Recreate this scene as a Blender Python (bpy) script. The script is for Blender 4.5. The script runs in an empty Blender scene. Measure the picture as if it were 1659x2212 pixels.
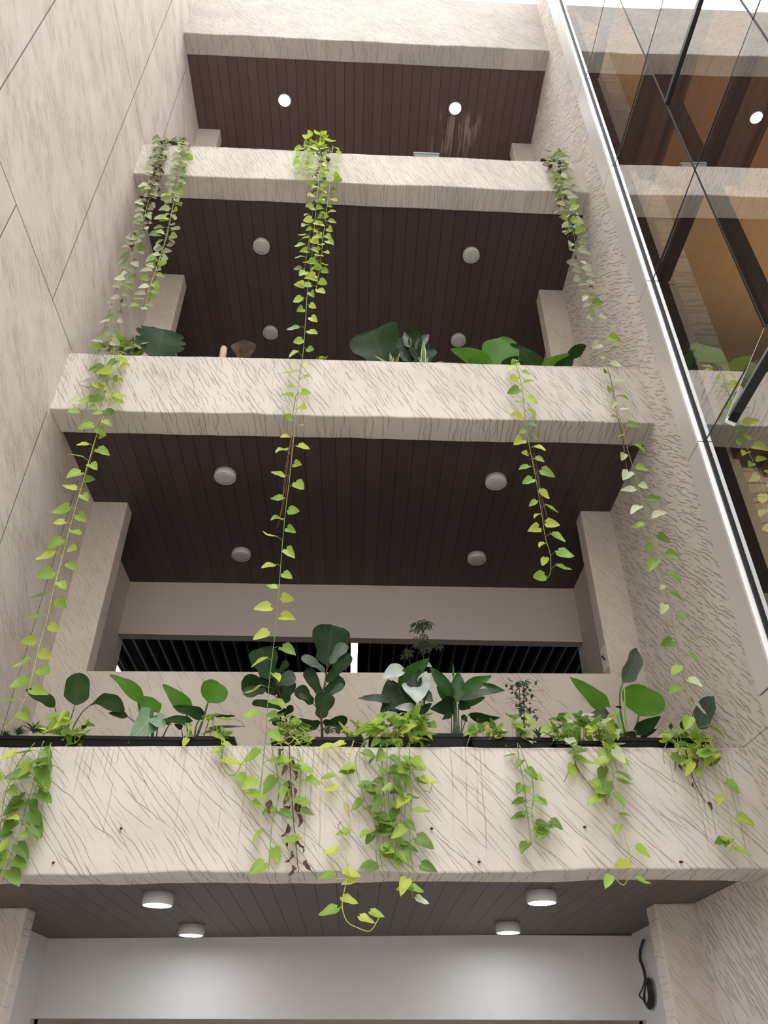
import bpy, bmesh, math, random
from mathutils import Vector as V, Matrix, noise as mnoise
rnd = random.Random(7)
R = math.radians
COL = bpy.context.scene.collection
SC = bpy.context.scene

# ------------------------------------------------------------------ camera
F_PX = 1658.05
PITCH, YAW, ROLL = R(36.2648), R(2.1437), R(0.0479)
CAM = V((3.0696, -5.5884, 0.0))
fwd = V((math.sin(YAW)*math.cos(PITCH), math.cos(YAW)*math.cos(PITCH), math.sin(PITCH)))
rt0 = V((math.cos(YAW), -math.sin(YAW), 0)); up0 = rt0.cross(fwd)
RT = math.cos(ROLL)*rt0 + math.sin(ROLL)*up0
UP = -math.sin(ROLL)*rt0 + math.cos(ROLL)*up0
cd = bpy.data.cameras.new('camera'); co = bpy.data.objects.new('camera', cd); COL.objects.link(co)
cd.sensor_fit = 'VERTICAL'; cd.sensor_height = 36.0; cd.lens = 36.0*F_PX/2212.0
cd.clip_start = 0.05; cd.clip_end = 200
co.matrix_world = Matrix(((RT.x, UP.x, -fwd.x, CAM.x), (RT.y, UP.y, -fwd.y, CAM.y), (RT.z, UP.z, -fwd.z, CAM.z), (0, 0, 0, 1)))
SC.camera = co

def at(u, v, Y=None, X=None, Z=None):
    """survey a point of the photograph onto a plane of the building"""
    d = fwd + RT*((u-829.5)/F_PX) + UP*((1106-v)/F_PX)
    if Y is not None: t = (Y-CAM.y)/d.y
    elif X is not None: t = (X-CAM.x)/d.x
    else: t = (Z-CAM.z)/d.z
    return CAM + d*t

# ------------------------------------------------------------------ object helpers
def tag(o, label=None, cat=None, group=None, kind=None):
    if label: o['label'] = label
    if cat: o['category'] = cat
    if group: o['group'] = group
    if kind: o['kind'] = kind
    return o
def thing(name, label, cat, loc=(0, 0, 0), group=None):
    o = bpy.data.objects.new(name, None); COL.objects.link(o); o.location = loc
    o.empty_display_size = 0.05
    return tag(o, label, cat, group)
def obj(name, bm, mats, parent=None, smooth=False, world=True):
    me = bpy.data.meshes.new(name)
    if smooth:
        for f in bm.faces: f.smooth = True
    if parent is not None and world:
        off = V(parent.location)
        pp = parent.parent
        while pp is not None:
            off += V(pp.location); pp = pp.parent
        bmesh.ops.translate(bm, verts=bm.verts, vec=-off)
    bm.to_mesh(me); bm.free()
    for m in (mats if isinstance(mats, (list, tuple)) else [mats]): me.materials.append(m)
    o = bpy.data.objects.new(name, me); COL.objects.link(o)
    if parent is not None: o.parent = parent
    return o
def struct(name, bm, mats, label, cat='building', smooth=False):
    o = obj(name, bm, mats, None, smooth)
    return tag(o, label, cat, None, 'structure')
def copy_tree(o, parent=None):
    c = o.copy(); COL.objects.link(c)
    if parent is not None: c.parent = parent
    for ch in list(o.children): copy_tree(ch, c)
    return c

def box(bm, lo, hi, tilt=None, bevel=0.0, mat=0):
    vs = []
    for x in (lo[0], hi[0]):
        for y in (lo[1], hi[1]):
            for z in (lo[2], hi[2]):
                vs.append(bm.verts.new((x, y, z + (tilt(x) if tilt else 0))))
    fs = []
    for q in ((0, 1, 3, 2), (4, 6, 7, 5), (0, 4, 5, 1), (2, 3, 7, 6), (0, 2, 6, 4), (1, 5, 7, 3)):
        f = bm.faces.new([vs[i] for i in q]); f.material_index = mat; fs.append(f)
    if bevel:
        es = list({e for f in fs for e in f.edges})
        bmesh.ops.bevel(bm, geom=es, offset=bevel, segments=2, affect='EDGES', profile=0.6)
def cyl(bm, c, r0, r1, z0, z1, n=40, cap0=True, cap1=True, mat=0):
    a = [bm.verts.new((c[0]+r0*math.cos(2*math.pi*i/n), c[1]+r0*math.sin(2*math.pi*i/n), z0)) for i in range(n)]
    b = [bm.verts.new((c[0]+r1*math.cos(2*math.pi*i/n), c[1]+r1*math.sin(2*math.pi*i/n), z1)) for i in range(n)]
    for i in range(n):
        f = bm.faces.new((a[i], a[(i+1) % n], b[(i+1) % n], b[i])); f.smooth = True; f.material_index = mat
    if cap0: bm.faces.new(a[::-1]).material_index = mat
    if cap1: bm.faces.new(b).material_index = mat
def lathe(bm, c, prof, n=40, mat=0):
    rings = []
    for r, z in prof:
        rings.append([bm.verts.new((c[0]+r*math.cos(2*math.pi*i/n), c[1]+r*math.sin(2*math.pi*i/n), c[2]+z)) for i in range(n)] if r > 1e-5
                     else [bm.verts.new((c[0], c[1], c[2]+z))])
    for a, b in zip(rings, rings[1:]):
        for i in range(n):
            j = (i+1) % n
            if len(a) == 1 and len(b) == 1: continue
            if len(a) == 1: f = bm.faces.new((a[0], b[j], b[i]))
            elif len(b) == 1: f = bm.faces.new((a[i], a[j], b[0]))
            else: f = bm.faces.new((a[i], a[j], b[j], b[i]))
            f.smooth = True; f.material_index = mat
def smooth_path(pts, step):
    """Catmull-Rom through the points, resampled"""
    P = [V(p) for p in pts]
    if len(P) < 3:
        P = [P[0], (P[0]+P[-1])/2, P[-1]]
    Q = [P[0]*2-P[1]] + P + [P[-1]*2-P[-2]]
    out = []
    for i in range(1, len(Q)-2):
        a, b, c, d = Q[i-1], Q[i], Q[i+1], Q[i+2]
        n = max(1, int((c-b).length/step))
        for k in range(n):
            t = k/n
            out.append(0.5*((2*b)+(c-a)*t+(2*a-5*b+4*c-d)*t*t+(3*b-a-3*c+d)*t**3))
    out.append(P[-1])
    return out
def tube(bm, pts, r0, r1=None, n=5, mat=0):
    r1 = r0 if r1 is None else r1
    prev = None; nrm = None; m = len(pts)
    for i, p in enumerate(pts):
        d = (pts[min(i+1, m-1)]-pts[max(i-1, 0)])
        if d.length < 1e-7: d = V((0, 0, 1))
        d.normalize()
        if nrm is None:
            nrm = d.orthogonal().normalized()
        nrm = (nrm - d*nrm.dot(d))
        if nrm.length < 1e-6: nrm = d.orthogonal()
        nrm.normalize(); b = d.cross(nrm)
        r = r0+(r1-r0)*i/max(1, m-1)
        ring = [bm.verts.new(p+(nrm*math.cos(2*math.pi*k/n)+b*math.sin(2*math.pi*k/n))*r) for k in range(n)]
        if prev:
            for k in range(n):
                f = bm.faces.new((prev[k], prev[(k+1) % n], ring[(k+1) % n], ring[k])); f.smooth = True; f.material_index = mat
        else:
            bm.faces.new(ring[::-1]).material_index = mat
        prev = ring
    bm.faces.new(prev).material_index = mat

# ------------------------------------------------------------------ materials
class NT:
    def __init__(s, name):
        s.m = bpy.data.materials.new(name); s.m.use_nodes = True
        s.t = s.m.node_tree; s.t.nodes.clear()
        s.out = s.t.nodes.new('ShaderNodeOutputMaterial')
    def n(s, typ, **kw):
        nd = s.t.nodes.new(typ)
        for k, v in kw.items():
            if k.startswith('_'): setattr(nd, k[1:], v)
        return nd
    def l(s, a, b): s.t.links.new(a, b)
    def val(s, sock, v):
        if hasattr(v, 'is_linked') or isinstance(v, bpy.types.NodeSocket): s.l(v, sock)
        else: sock.default_value = v
    def math(s, op, a, b=None, c=None, clamp=False):
        nd = s.n('ShaderNodeMath'); nd.operation = op; nd.use_clamp = clamp
        s.val(nd.inputs[0], a)
        if b is not None: s.val(nd.inputs[1], b)
        if c is not None: s.val(nd.inputs[2], c)
        return nd.outputs[0]
    def vmul(s, v, sc):
        nd = s.n('ShaderNodeVectorMath'); nd.operation = 'MULTIPLY'; s.l(v, nd.inputs[0]); nd.inputs[1].default_value = sc
        return nd.outputs[0]
    def vrot(s, v, axis, ang):
        nd = s.n('ShaderNodeVectorRotate'); nd.rotation_type = 'AXIS_ANGLE'; s.l(v, nd.inputs['Vector'])
        nd.inputs['Axis'].default_value = axis; nd.inputs['Angle'].default_value = ang
        return nd.outputs[0]
    def noise(s, v, scale=1.0, detail=2.0, rough=0.5, dist=0.0):
        nd = s.n('ShaderNodeTexNoise'); s.l(v, nd.inputs['Vector'])
        nd.inputs['Scale'].default_value = scale; nd.inputs['Detail'].default_value = detail
        nd.inputs['Roughness'].default_value = rough; nd.inputs['Distortion'].default_value = dist
        return nd.outputs['Fac']
    def ramp(s, f, a, b, lo=0.0, hi=1.0, smooth=True):
        nd = s.n('ShaderNodeMapRange'); nd.interpolation_type = 'SMOOTHSTEP' if smooth else 'LINEAR'
        s.val(nd.inputs['Value'], f); nd.inputs['From Min'].default_value = a; nd.inputs['From Max'].default_value = b
        nd.inputs['To Min'].default_value = lo; nd.inputs['To Max'].default_value = hi
        return nd.outputs['Result']
    def mix(s, f, a, b):
        nd = s.n('ShaderNodeMix'); nd.data_type = 'RGBA'
        s.val(nd.inputs[0], f)
        for sock, v in ((nd.inputs[6], a), (nd.inputs[7], b)):
            if isinstance(v, bpy.types.NodeSocket): s.l(v, sock)
            else: sock.default_value = (*v, 1) if len(v) == 3 else v
        return nd.outputs[2]
    def pos(s):
        return s.n('ShaderNodeTexCoord').outputs['Object']
    def xyz(s, v):
        nd = s.n('ShaderNodeSeparateXYZ'); s.l(v, nd.inputs[0]); return nd.outputs
    def bump(s, h, strength, dist):
        nd = s.n('ShaderNodeBump'); s.l(h, nd.inputs['Height']); nd.inputs['Strength'].default_value = strength
        nd.inputs['Distance'].default_value = dist; return nd.outputs[0]
    def bsdf(s, col, rough=0.6, spec=0.3, metal=0.0, normal=None):
        nd = s.n('ShaderNodeBsdfPrincipled')
        s.val(nd.inputs['Base Color'], (*col, 1) if isinstance(col, tuple) and len(col) == 3 else col)
        s.val(nd.inputs['Roughness'], rough); nd.inputs['Specular IOR Level'].default_value = spec
        nd.inputs['Metallic'].default_value = metal
        if normal is not None: s.l(normal, nd.inputs['Normal'])
        return nd
    def done(s, sh):
        s.l(sh.outputs[0] if hasattr(sh, 'outputs') else sh, s.out.inputs['Surface']); return s.m

def simple(name, col, rough=0.6, spec=0.3, metal=0.0, var=0.0, vscale=6.0):
    t = NT(name)
    c = col
    if var:
        nz = t.noise(t.pos(), vscale, 4)
        c = t.mix(nz, tuple(x*(1-var) for x in col), tuple(min(1, x*(1+var)) for x in col))
    return t.done(t.bsdf(c, rough, spec, metal))
def emis(name, col, strength):
    t = NT(name); e = t.n('ShaderNodeEmission'); e.inputs['Color'].default_value = (*col, 1); e.inputs['Strength'].default_value = strength
    return t.done(e)

PL = (0.575, 0.532, 0.488)       # cream plaster
PLD = (0.17, 0.115, 0.08)      # dirt sitting in the tool marks
def dashes(t, r, al, ac, freq, along, w, keep, seed, warp=0.7, taper=0.0):
    """tool marks: thin broken strokes of one width, running along axis al, set freq to the metre across axis ac"""
    s = t.xyz(r)
    wn = t.n('ShaderNodeCombineXYZ'); t.l(t.math('MULTIPLY', s[al], along*0.9), wn.inputs[0]); t.l(t.math('MULTIPLY', s[ac], freq*0.22), wn.inputs[1]); t.l(t.math('ADD', t.math('MULTIPLY', s[3-al-ac], 3.0), seed), wn.inputs[2])
    wp = t.math('MULTIPLY', t.math('SUBTRACT', t.noise(wn.outputs[0], 1.0, 3.0, 0.6), 0.5), warp*4.0)
    u = t.math('ADD', t.math('MULTIPLY', s[ac], freq), wp)
    idn = t.math('FLOOR', u); fr = t.math('FRACT', u)
    wi = t.n('ShaderNodeTexWhiteNoise'); wi.noise_dimensions = '1D'; t.l(t.math('ADD', idn, seed), wi.inputs['W'])
    c = t.math('ADD', 0.5, t.math('MULTIPLY', t.math('SUBTRACT', wi.outputs['Value'], 0.5), 0.5))
    m = t.n('ShaderNodeCombineXYZ'); t.l(t.math('MULTIPLY', s[al], along), m.inputs[0]); t.l(t.math('MULTIPLY', idn, 7.31), m.inputs[1]); t.l(t.math('MULTIPLY', s[3-al-ac], 2.0), m.inputs[2])
    seg = t.ramp(t.noise(m.outputs[0], 1.0, 1.0, 0.5), keep, keep+0.10)
    ln = t.ramp(t.math('ABSOLUTE', t.math('SUBTRACT', fr, c)), w*0.35, w, 1.0, 0.0)
    return t.math('MULTIPLY', ln, seg)
def tint(t, p, base, a, b, sc):
    return t.mix(t.ramp(t.noise(p, sc, 4.0, 0.6), 0.3, 0.7), tuple(x*a for x in base), tuple(min(1, x*b) for x in base))
def plaster_beam(name, ang, layers, amount, drip=0.0, ztop=None, bumpd=0.006, seed=0.0, base=PL, stain=False):
    """trowelled plaster with dragged diagonal tool marks (dirt gathers in them)"""
    t = NT(name); p = t.pos()
    lines = None
    for k, (da, freq, along, w, keep, warp) in enumerate(layers):
        q = dashes(t, t.vrot(p, (0, 1, 0), R(-(ang+da))), 0, 2, freq, along, w, keep, seed+k*3.7, warp)
        lines = q if lines is None else t.math('MAXIMUM', lines, q)
    fine = t.noise(p, 70.0, 3.0, 0.6)
    c = tint(t, p, base, 0.92, 1.06, 1.6)
    c = t.mix(t.math('MULTIPLY', t.ramp(fine, 0.55, 0.8), 0.15), c, tuple(x*0.65 for x in base))
    blot = t.noise(p, 6.0, 4.0, 0.65)
    c = t.mix(t.math('MULTIPLY', lines, t.math('MULTIPLY', t.ramp(blot, 0.25, 0.7, 0.45, 1.0), amount)), c, PLD)
    if stain:       # reddish splash marks low on the wall behind the plants
        s = t.xyz(p)
        sm = t.math('MULTIPLY', t.ramp(t.noise(t.vmul(p, (4.5, 1, 5.5)), 1.0, 5.0, 0.7), 0.60, 0.68), t.ramp(s[2], 2.2, 2.9, 1.0, 0.0))
        c = t.mix(t.math('MULTIPLY', sm, 0.5), c, (0.27, 0.15, 0.105))
    if drip:
        s = t.xyz(p)
        u = t.math('ADD', t.math('MULTIPLY', s[0], 27.0), t.math('MULTIPLY', t.noise(t.vmul(p, (5, 0, 1.5)), 1.0, 2.0), 1.6))
        idn = t.math('FLOOR', u)
        wi = t.n('ShaderNodeTexWhiteNoise'); wi.noise_dimensions = '1D'; t.l(idn, wi.inputs['W'])
        ln = t.ramp(t.math('ABSOLUTE', t.math('SUBTRACT', t.math('FRACT', u), 0.5)), 0.03, 0.14, 1.0, 0.0)
        length = t.math('ADD', 0.12, t.math('MULTIPLY', t.math('POWER', wi.outputs['Value'], 2.0), 0.85))
        depth = t.math('SUBTRACT', ztop, s[2])
        fall = t.ramp(t.math('SUBTRACT', depth, length), -0.25, 0.0, 1.0, 0.0)
        zone = t.ramp(t.noise(t.vmul(p, (1.5, 0.0, 0.1)), 1.0, 2.0), 0.36, 0.56)
        brk = t.ramp(t.noise(t.vmul(p, (40.0, 1.0, 7.0)), 1.0, 3.0), 0.32, 0.55)
        dr = t.math('MULTIPLY', t.math('MULTIPLY', ln, fall), t.math('MULTIPLY', t.math('ADD', t.math('MULTIPLY', zone, 0.8), 0.12), brk))
        c = t.mix(t.math('MULTIPLY', dr, drip), c, (0.20, 0.125, 0.095))
        edge = t.math('MULTIPLY', t.ramp(s[2], ztop-0.03, ztop+0.005), t.ramp(t.noise(p, 9.0, 4.0), 0.35, 0.6))
        c = t.mix(t.math('MULTIPLY', edge, 0.5), c, (0.26, 0.17, 0.14))
    h = t.math('ADD', t.math('ADD', t.math('MULTIPLY', lines, -1.0), t.math('MULTIPLY', blot, 0.8)), t.math('MULTIPLY', fine, 0.25))
    return t.done(t.bsdf(c, 0.85, 0.15, normal=t.bump(h, 0.7, bumpd)))

def plaster_left():
    """combed plaster: fine slanting comb dashes in cloudy patches, panel joints"""
    t = NT('combed_plaster'); p = t.pos()
    r = t.vrot(p, (1, 0, 0), R(28))
    a = dashes(t, r, 1, 2, 30.0, 5.0, 0.16, 0.47, 1.0, 0.35)
    b = dashes(t, t.vrot(p, (1, 0, 0), R(33)), 1, 2, 44.0, 6.0, 0.20, 0.47, 5.0, 0.35)
    patch = t.ramp(t.noise(t.vmul(r, (1, 1.5, 3.2)), 1.0, 4.0, 0.62), 0.40, 0.66)
    dash = t.math('MULTIPLY', t.math('MAXIMUM', a, b), t.math('ADD', t.math('MULTIPLY', patch, 0.75), 0.25))
    c = tint(t, p, PL, 1.06, 1.18, 0.9)
    c = t.mix(t.math('MULTIPLY', dash, 0.62), c, (0.25, 0.17, 0.125))
    c = t.mix(t.math('MULTIPLY', patch, 0.20), c, (0.36, 0.27, 0.21))
    s = t.xyz(p); y, z = s[1], s[2]
    def vline(pos_, w): return t.ramp(t.math('ABSOLUTE', t.math('SUBTRACT', y, pos_)), w*0.5, w, 1.0, 0.0)
    def hline(pos_, w): return t.ramp(t.math('ABSOLUTE', t.math('SUBTRACT', z, pos_)), w*0.5, w, 1.0, 0.0)
    def span(a, b): return t.math('MULTIPLY', t.math('GREATER_THAN', z, a), t.math('LESS_THAN', z, b))
    front = t.math('LESS_THAN', y, 0.02)
    J = None
    for a_, b_, ys in ((6.13, 40, (-0.63, -2.41)), (-5, 6.13, (-1.65, -3.4)), (-5, 5.2, (-0.03, 1.03)), (6.2, 9.3, (0.53,)), (10.3, 13.6, (0.45,))):
        for yy in ys:
            q = t.math('MULTIPLY', vline(yy, 0.009), span(a_, b_)); J = q if J is None else t.math('MAXIMUM', J, q)
    for zz in (6.13, 10.255, 14.38, 2.0):
        J = t.math('MAXIMUM', J, t.math('MULTIPLY', hline(zz, 0.010), front))
    c = t.mix(t.math('MULTIPLY', J, 0.75), c, (0.07, 0.055, 0.055))
    h = t.math('SUBTRACT', t.math('MULTIPLY', dash, -0.8), t.math('MULTIPLY', J, 1.5))
    return t.done(t.bsdf(c, 0.85, 0.15, normal=t.bump(h, 0.6, 0.005)))
def plaster_right():
    """heavy trowelled ridges slanting across the wall"""
    t = NT('ridged_plaster'); p = t.pos(); s = t.xyz(p)
    a = dashes(t, t.vrot(p, (1, 0, 0), R(-50)), 1, 2, 20.0, 4.2, 0.20, 0.47, 2.0, 0.55)
    b = dashes(t, t.vrot(p, (1, 0, 0), R(-45)), 1, 2, 29.0, 5.0, 0.22, 0.48, 9.0, 0.55)
    ln = t.math('MAXIMUM', a, b)
    c = tint(t, p, PL, 1.07, 1.18, 1.3)
    c = t.mix(t.math('MULTIPLY', ln, 0.36), c, (0.2, 0.14, 0.10))
    jz = None
    for zj in (2.0, 6.1, 10.2):
        q = t.ramp(t.math('ABSOLUTE', t.math('SUBTRACT', s[2], zj)), 0.004, 0.008, 1.0, 0.0); jz = q if jz is None else t.math('MAXIMUM', jz, q)
    jz = t.math('MULTIPLY', jz, t.math('LESS_THAN', s[1], 0.1))
    c = t.mix(t.math('MULTIPLY', jz, 0.55), c, (0.12, 0.08, 0.06))
    return t.done(t.bsdf(c, 0.85, 0.15, normal=t.bump(t.math('ADD', t.math('MULTIPLY', ln, -1.0), t.math('MULTIPLY', t.noise(p, 8.0, 2.0), 0.3)), 0.85, 0.0065)))
def wood_ceiling(name, a, b, stain=False, pitch=0.164):
    t = NT(name); p = t.pos(); s = t.xyz(p)
    q = t.math('DIVIDE', s[0], pitch); fr = t.math('FRACT', q); idn = t.math('FLOOR', q)
    g = t.math('MINIMUM', fr, t.math('SUBTRACT', 1.0, fr))
    groove = t.ramp(g, 0.012, 0.03, 1.0, 0.0)
    wn = t.n('ShaderNodeTexWhiteNoise'); wn.noise_dimensions = '1D'; t.l(idn, wn.inputs['W'])
    cb = t.n('ShaderNodeCombineXYZ'); t.l(t.math('MULTIPLY', s[0], 30.0), cb.inputs[0]); t.l(t.math('ADD', t.math('MULTIPLY', s[1], 1.6), t.math('MULTIPLY', idn, 3.7)), cb.inputs[1])
    gr = t.noise(cb.outputs[0], 1.0, 4.0, 0.6, 0.6)
    f = t.math('ADD', t.math('MULTIPLY', wn.outputs['Value'], 0.45), t.math('MULTIPLY', gr, 0.55))
    c = t.mix(f, a, b)
    if stain:
        m = t.ramp(t.noise(t.vmul(p, (11.0, 1.1, 1)), 1.0, 3.0, 0.6), 0.50, 0.62)
        bx = t.math('MULTIPLY', t.ramp(t.math('ABSOLUTE', t.math('SUBTRACT', s[0], 4.62)), 0.28, 0.48, 1, 0), t.ramp(t.math('ABSOLUTE', t.math('SUBTRACT', s[1], 1.50)), 0.25, 0.5, 1, 0))
        c = t.mix(t.math('MULTIPLY', t.math('MULTIPLY', m, bx), 0.7), c, (0.36, 0.27, 0.235))
    c = t.mix(t.math('MULTIPLY', groove, 0.85), c, (0.006, 0.004, 0.004))
    return t.done(t.bsdf(c, 0.5, 0.35, normal=t.bump(t.math('SUBTRACT', t.math('MULTIPLY', gr, 0.15), groove), 0.6, 0.006)))
def leaf_mat(name, a, b, trans, tcol, rough=0.4, spec=0.4, vein=0.25, veincol=(0.5, 0.6, 0.25), edgecol=None, nveins=9.0):
    t = NT(name)
    at_ = t.n('ShaderNodeAttribute'); at_.attribute_name = 'tone'
    uv = t.n('ShaderNodeTexCoord').outputs['UV']; s = t.xyz(uv)
    tone = t.xyz(at_.outputs['Vector'])[0]
    au = t.math('ABSOLUTE', t.math('SUBTRACT', t.math('MULTIPLY', s[0], 2.0), 1.0))
    mid = t.ramp(au, 0.02, 0.07, 1.0, 0.0)
    sv = t.math('FRACT', t.math('MULTIPLY', t.math('SUBTRACT', s[1], t.math('MULTIPLY', au, 0.35)), nveins))
    side = t.math('MULTIPLY', t.ramp(t.math('ABSOLUTE', t.math('SUBTRACT', sv, 0.5)), 0.02, 0.09, 1.0, 0.0), 0.6)
    nz = t.noise(t.pos(), 22.0, 3.0)
    c = t.mix(t.math('ADD', t.math('MULTIPLY', tone, 0.75), t.math('MULTIPLY', nz, 0.3)), a, b)
    c = t.mix(t.math('MULTIPLY', t.math('MAXIMUM', mid, side), vein), c, veincol)
    if edgecol: c = t.mix(t.ramp(au, 0.55, 0.75), c, edgecol)
    pb = t.bsdf(c, rough, spec)
    tr = t.n('ShaderNodeBsdfTranslucent')
    tc = t.mix(t.math('MULTIPLY', t.math('MAXIMUM', mid, side), vein*0.6), t.mix(tone, tuple(x*0.75 for x in tcol), tcol), veincol)
    t.l(tc, tr.inputs['Color'])
    mx = t.n('ShaderNodeMixShader'); mx.inputs[0].default_value = trans
    t.l(pb.outputs[0], mx.inputs[1]); t.l(tr.outputs[0], mx.inputs[2])
    return t.done(mx)

M = {}
M['beam1'] = plaster_beam('dragged_plaster', 47, [(0, 19.0, 2.3, 0.050, 0.47, 0.30), (5, 26.0, 3.0, 0.060, 0.50, 0.35), (-7, 12.0, 1.7, 0.040, 0.50, 0.45)], 0.68, 0.62, 1.95, 0.008, 1.3)
M['beam2'] = plaster_beam('scored_plaster', 57, [(0, 20.0, 3.6, 0.11, 0.47, 0.5), (7, 27.0, 4.2, 0.12, 0.50, 0.5)], 0.55, 0.42, 6.08, 0.007, 5.1)
M['beam3'] = plaster_beam('brushed_plaster', 62, [(0, 22.0, 4.5, 0.15, 0.46, 0.6), (8, 31.0, 5.0, 0.16, 0.48, 0.6)], 0.25, 0.12, 10.2, 0.008, 9.2)
M['beam4'] = plaster_beam('dimmed_plaster', 55, [(0, 20.0, 4.5, 0.16, 0.48, 0.9), (-20, 28.0, 5.0, 0.16, 0.5, 0.9)], 0.26, 0.0, None, 0.008, 3.3, base=(0.50, 0.465, 0.43))  # base darkened in place of missing shade on the topmost beam
M['parapet'] = plaster_beam('parapet_plaster', 50, [(0, 18.0, 3.0, 0.07, 0.53, 0.7), (7, 26.0, 3.8, 0.08, 0.55, 0.7)], 0.45, 0.0, None, 0.006, 7.7, base=(0.57, 0.50, 0.44), stain=True)
M['column'] = plaster_beam('column_plaster', 50, [(0, 26.0, 6.0, 0.14, 0.5, 0.6), (6, 34.0, 7.0, 0.14, 0.5, 0.6)], 0.20, 0.0, None, 0.004, 2.2, base=(0.58, 0.515, 0.455))
M['left'] = plaster_left()
M['right'] = plaster_right()
M['wood'] = wood_ceiling('dark_wood_planks', (0.052, 0.037, 0.037), (0.080, 0.057, 0.055))
M['wood_top'] = wood_ceiling('worn_wood_planks', (0.095, 0.058, 0.056), (0.135, 0.083, 0.078), True)
M['wood_low'] = wood_ceiling('grey_wood_planks', (0.085, 0.066, 0.055), (0.11, 0.088, 0.075))
M['paint'] = simple('white_wall_paint', (0.62, 0.60, 0.58), 0.7, 0.2, var=0.03)
M['paint_warm'] = simple('warm_wall_paint', (0.64, 0.565, 0.52), 0.7, 0.2, var=0.03)
M['floor'] = simple('floor_tile', (0.50, 0.48, 0.45), 0.4, 0.3, var=0.06)
M['concrete'] = simple('slab_concrete', (0.4, 0.37, 0.34), 0.85, 0.15, var=0.08)
M['black'] = simple('black_plenum', (0.006, 0.007, 0.008), 0.8, 0.1, var=0.1)
M['slat'] = simple('grey_slat_metal', (0.10, 0.11, 0.115), 0.5, 0.3, var=0.05)
M['metal'] = simple('brushed_aluminium', (0.66, 0.635, 0.60), 0.42, 0.5, 0.35, var=0.03, vscale=2)
M['bright_metal'] = simple('bright_aluminium_edge', (0.86, 0.86, 0.87), 0.35, 0.5, 0.3, var=0.02)
M['gasket'] = simple('black_rubber_gasket', (0.008, 0.009, 0.011), 0.5, 0.3, var=0.1)
M['frame'] = simple('black_window_frame', (0.01, 0.011, 0.013), 0.35, 0.4, var=0.1)
M['lamp_white'] = simple('white_lamp_plastic', (0.62, 0.60, 0.58), 0.45, 0.3, var=0.02)
M['diff_off'] = simple('unlit_lamp_diffuser', (0.50, 0.50, 0.50), 0.35, 0.4, var=0.02)
M['diff_on'] = emis('lit_lamp_diffuser', (0.93, 0.95, 1.0), 62.0)
M['diff_top'] = emis('lit_top_lamp_diffuser', (0.93, 0.95, 1.0), 30.0)
M['tube_on'] = emis('lit_tube', (1.0, 0.95, 0.92), 9.0)
M['inner_lamp'] = emis('warm_office_lamp', (1.0, 0.72, 0.45), 5.0)
M['pot'] = simple('black_plastic', (0.006, 0.006, 0.007), 0.5, 0.2, var=0.15)
M['pot_grey'] = simple('dusty_grey_plastic', (0.20, 0.22, 0.23), 0.6, 0.3, var=0.1)
M['pot_green'] = simple('dark_green_plastic', (0.03, 0.045, 0.042), 0.5, 0.3, var=0.1)
M['soil'] = simple('dark_potting_soil', (0.035, 0.025, 0.018), 0.95, 0.1, var=0.5, vscale=60)
M['gravel'] = simple('pale_gravel', (0.45, 0.44, 0.42), 0.9, 0.2, var=0.4, vscale=70)
M['stem_green'] = simple('green_stem', (0.20, 0.30, 0.06), 0.5, 0.3, var=0.2, vscale=30)
M['stem_lime'] = simple('lime_stem', (0.42, 0.50, 0.12), 0.5, 0.3, var=0.2, vscale=30)
M['stem_dark'] = simple('dark_green_stalk', (0.035, 0.065, 0.02), 0.45, 0.35, var=0.2, vscale=30)
M['stem_brown'] = simple('woody_brown_stem', (0.06, 0.03, 0.022), 0.7, 0.2, var=0.25, vscale=30)
M['root'] = simple('reddish_aerial_root', (0.17, 0.085, 0.06), 0.8, 0.2, var=0.2, vscale=30)
M['cable'] = simple('black_cable_sheath', (0.02, 0.022, 0.024), 0.4, 0.4, var=0.1)
M['paper'] = simple('white_paper', (0.72, 0.72, 0.72), 0.8, 0.2, var=0.01)
M['ink'] = simple('black_ink', (0.02, 0.02, 0.02), 0.8, 0.2)
M['stump'] = simple('pale_cut_stem', (0.42, 0.31, 0.26), 0.7, 0.2, var=0.2, vscale=25)
M['lime'] = leaf_mat('lime_pothos_leaf', (0.20, 0.36, 0.055), (0.40, 0.54, 0.10), 0.42, (0.48, 0.68, 0.09), vein=0.12, veincol=(0.6, 0.68, 0.2))
M['yellow'] = leaf_mat('yellow_pothos_leaf', (0.42, 0.53, 0.075), (0.60, 0.66, 0.13), 0.45, (0.70, 0.82, 0.13), vein=0.1, veincol=(0.7, 0.75, 0.25))
M['pothos'] = leaf_mat('green_pothos_leaf', (0.075, 0.16, 0.03), (0.20, 0.31, 0.06), 0.36, (0.27, 0.44, 0.06), vein=0.18, veincol=(0.45, 0.55, 0.2))
M['dusty'] = leaf_mat('dusty_leaf', (0.22, 0.25, 0.14), (0.42, 0.43, 0.32), 0.25, (0.36, 0.40, 0.2), rough=0.8, spec=0.15, vein=0.1)
M['pale'] = leaf_mat('pale_leaf', (0.50, 0.56, 0.35), (0.68, 0.72, 0.52), 0.35, (0.6, 0.68, 0.35), rough=0.55, vein=0.12)
M['dry'] = leaf_mat('dry_leaf', (0.07, 0.038, 0.028), (0.15, 0.09, 0.065), 0.12, (0.2, 0.11, 0.06), rough=0.85, spec=0.1, vein=0.1, veincol=(0.25, 0.17, 0.12))
M['tan'] = leaf_mat('tan_dry_leaf', (0.38, 0.26, 0.13), (0.5, 0.36, 0.2), 0.2, (0.5, 0.36, 0.18), rough=0.7, spec=0.15, vein=0.1)
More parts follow.
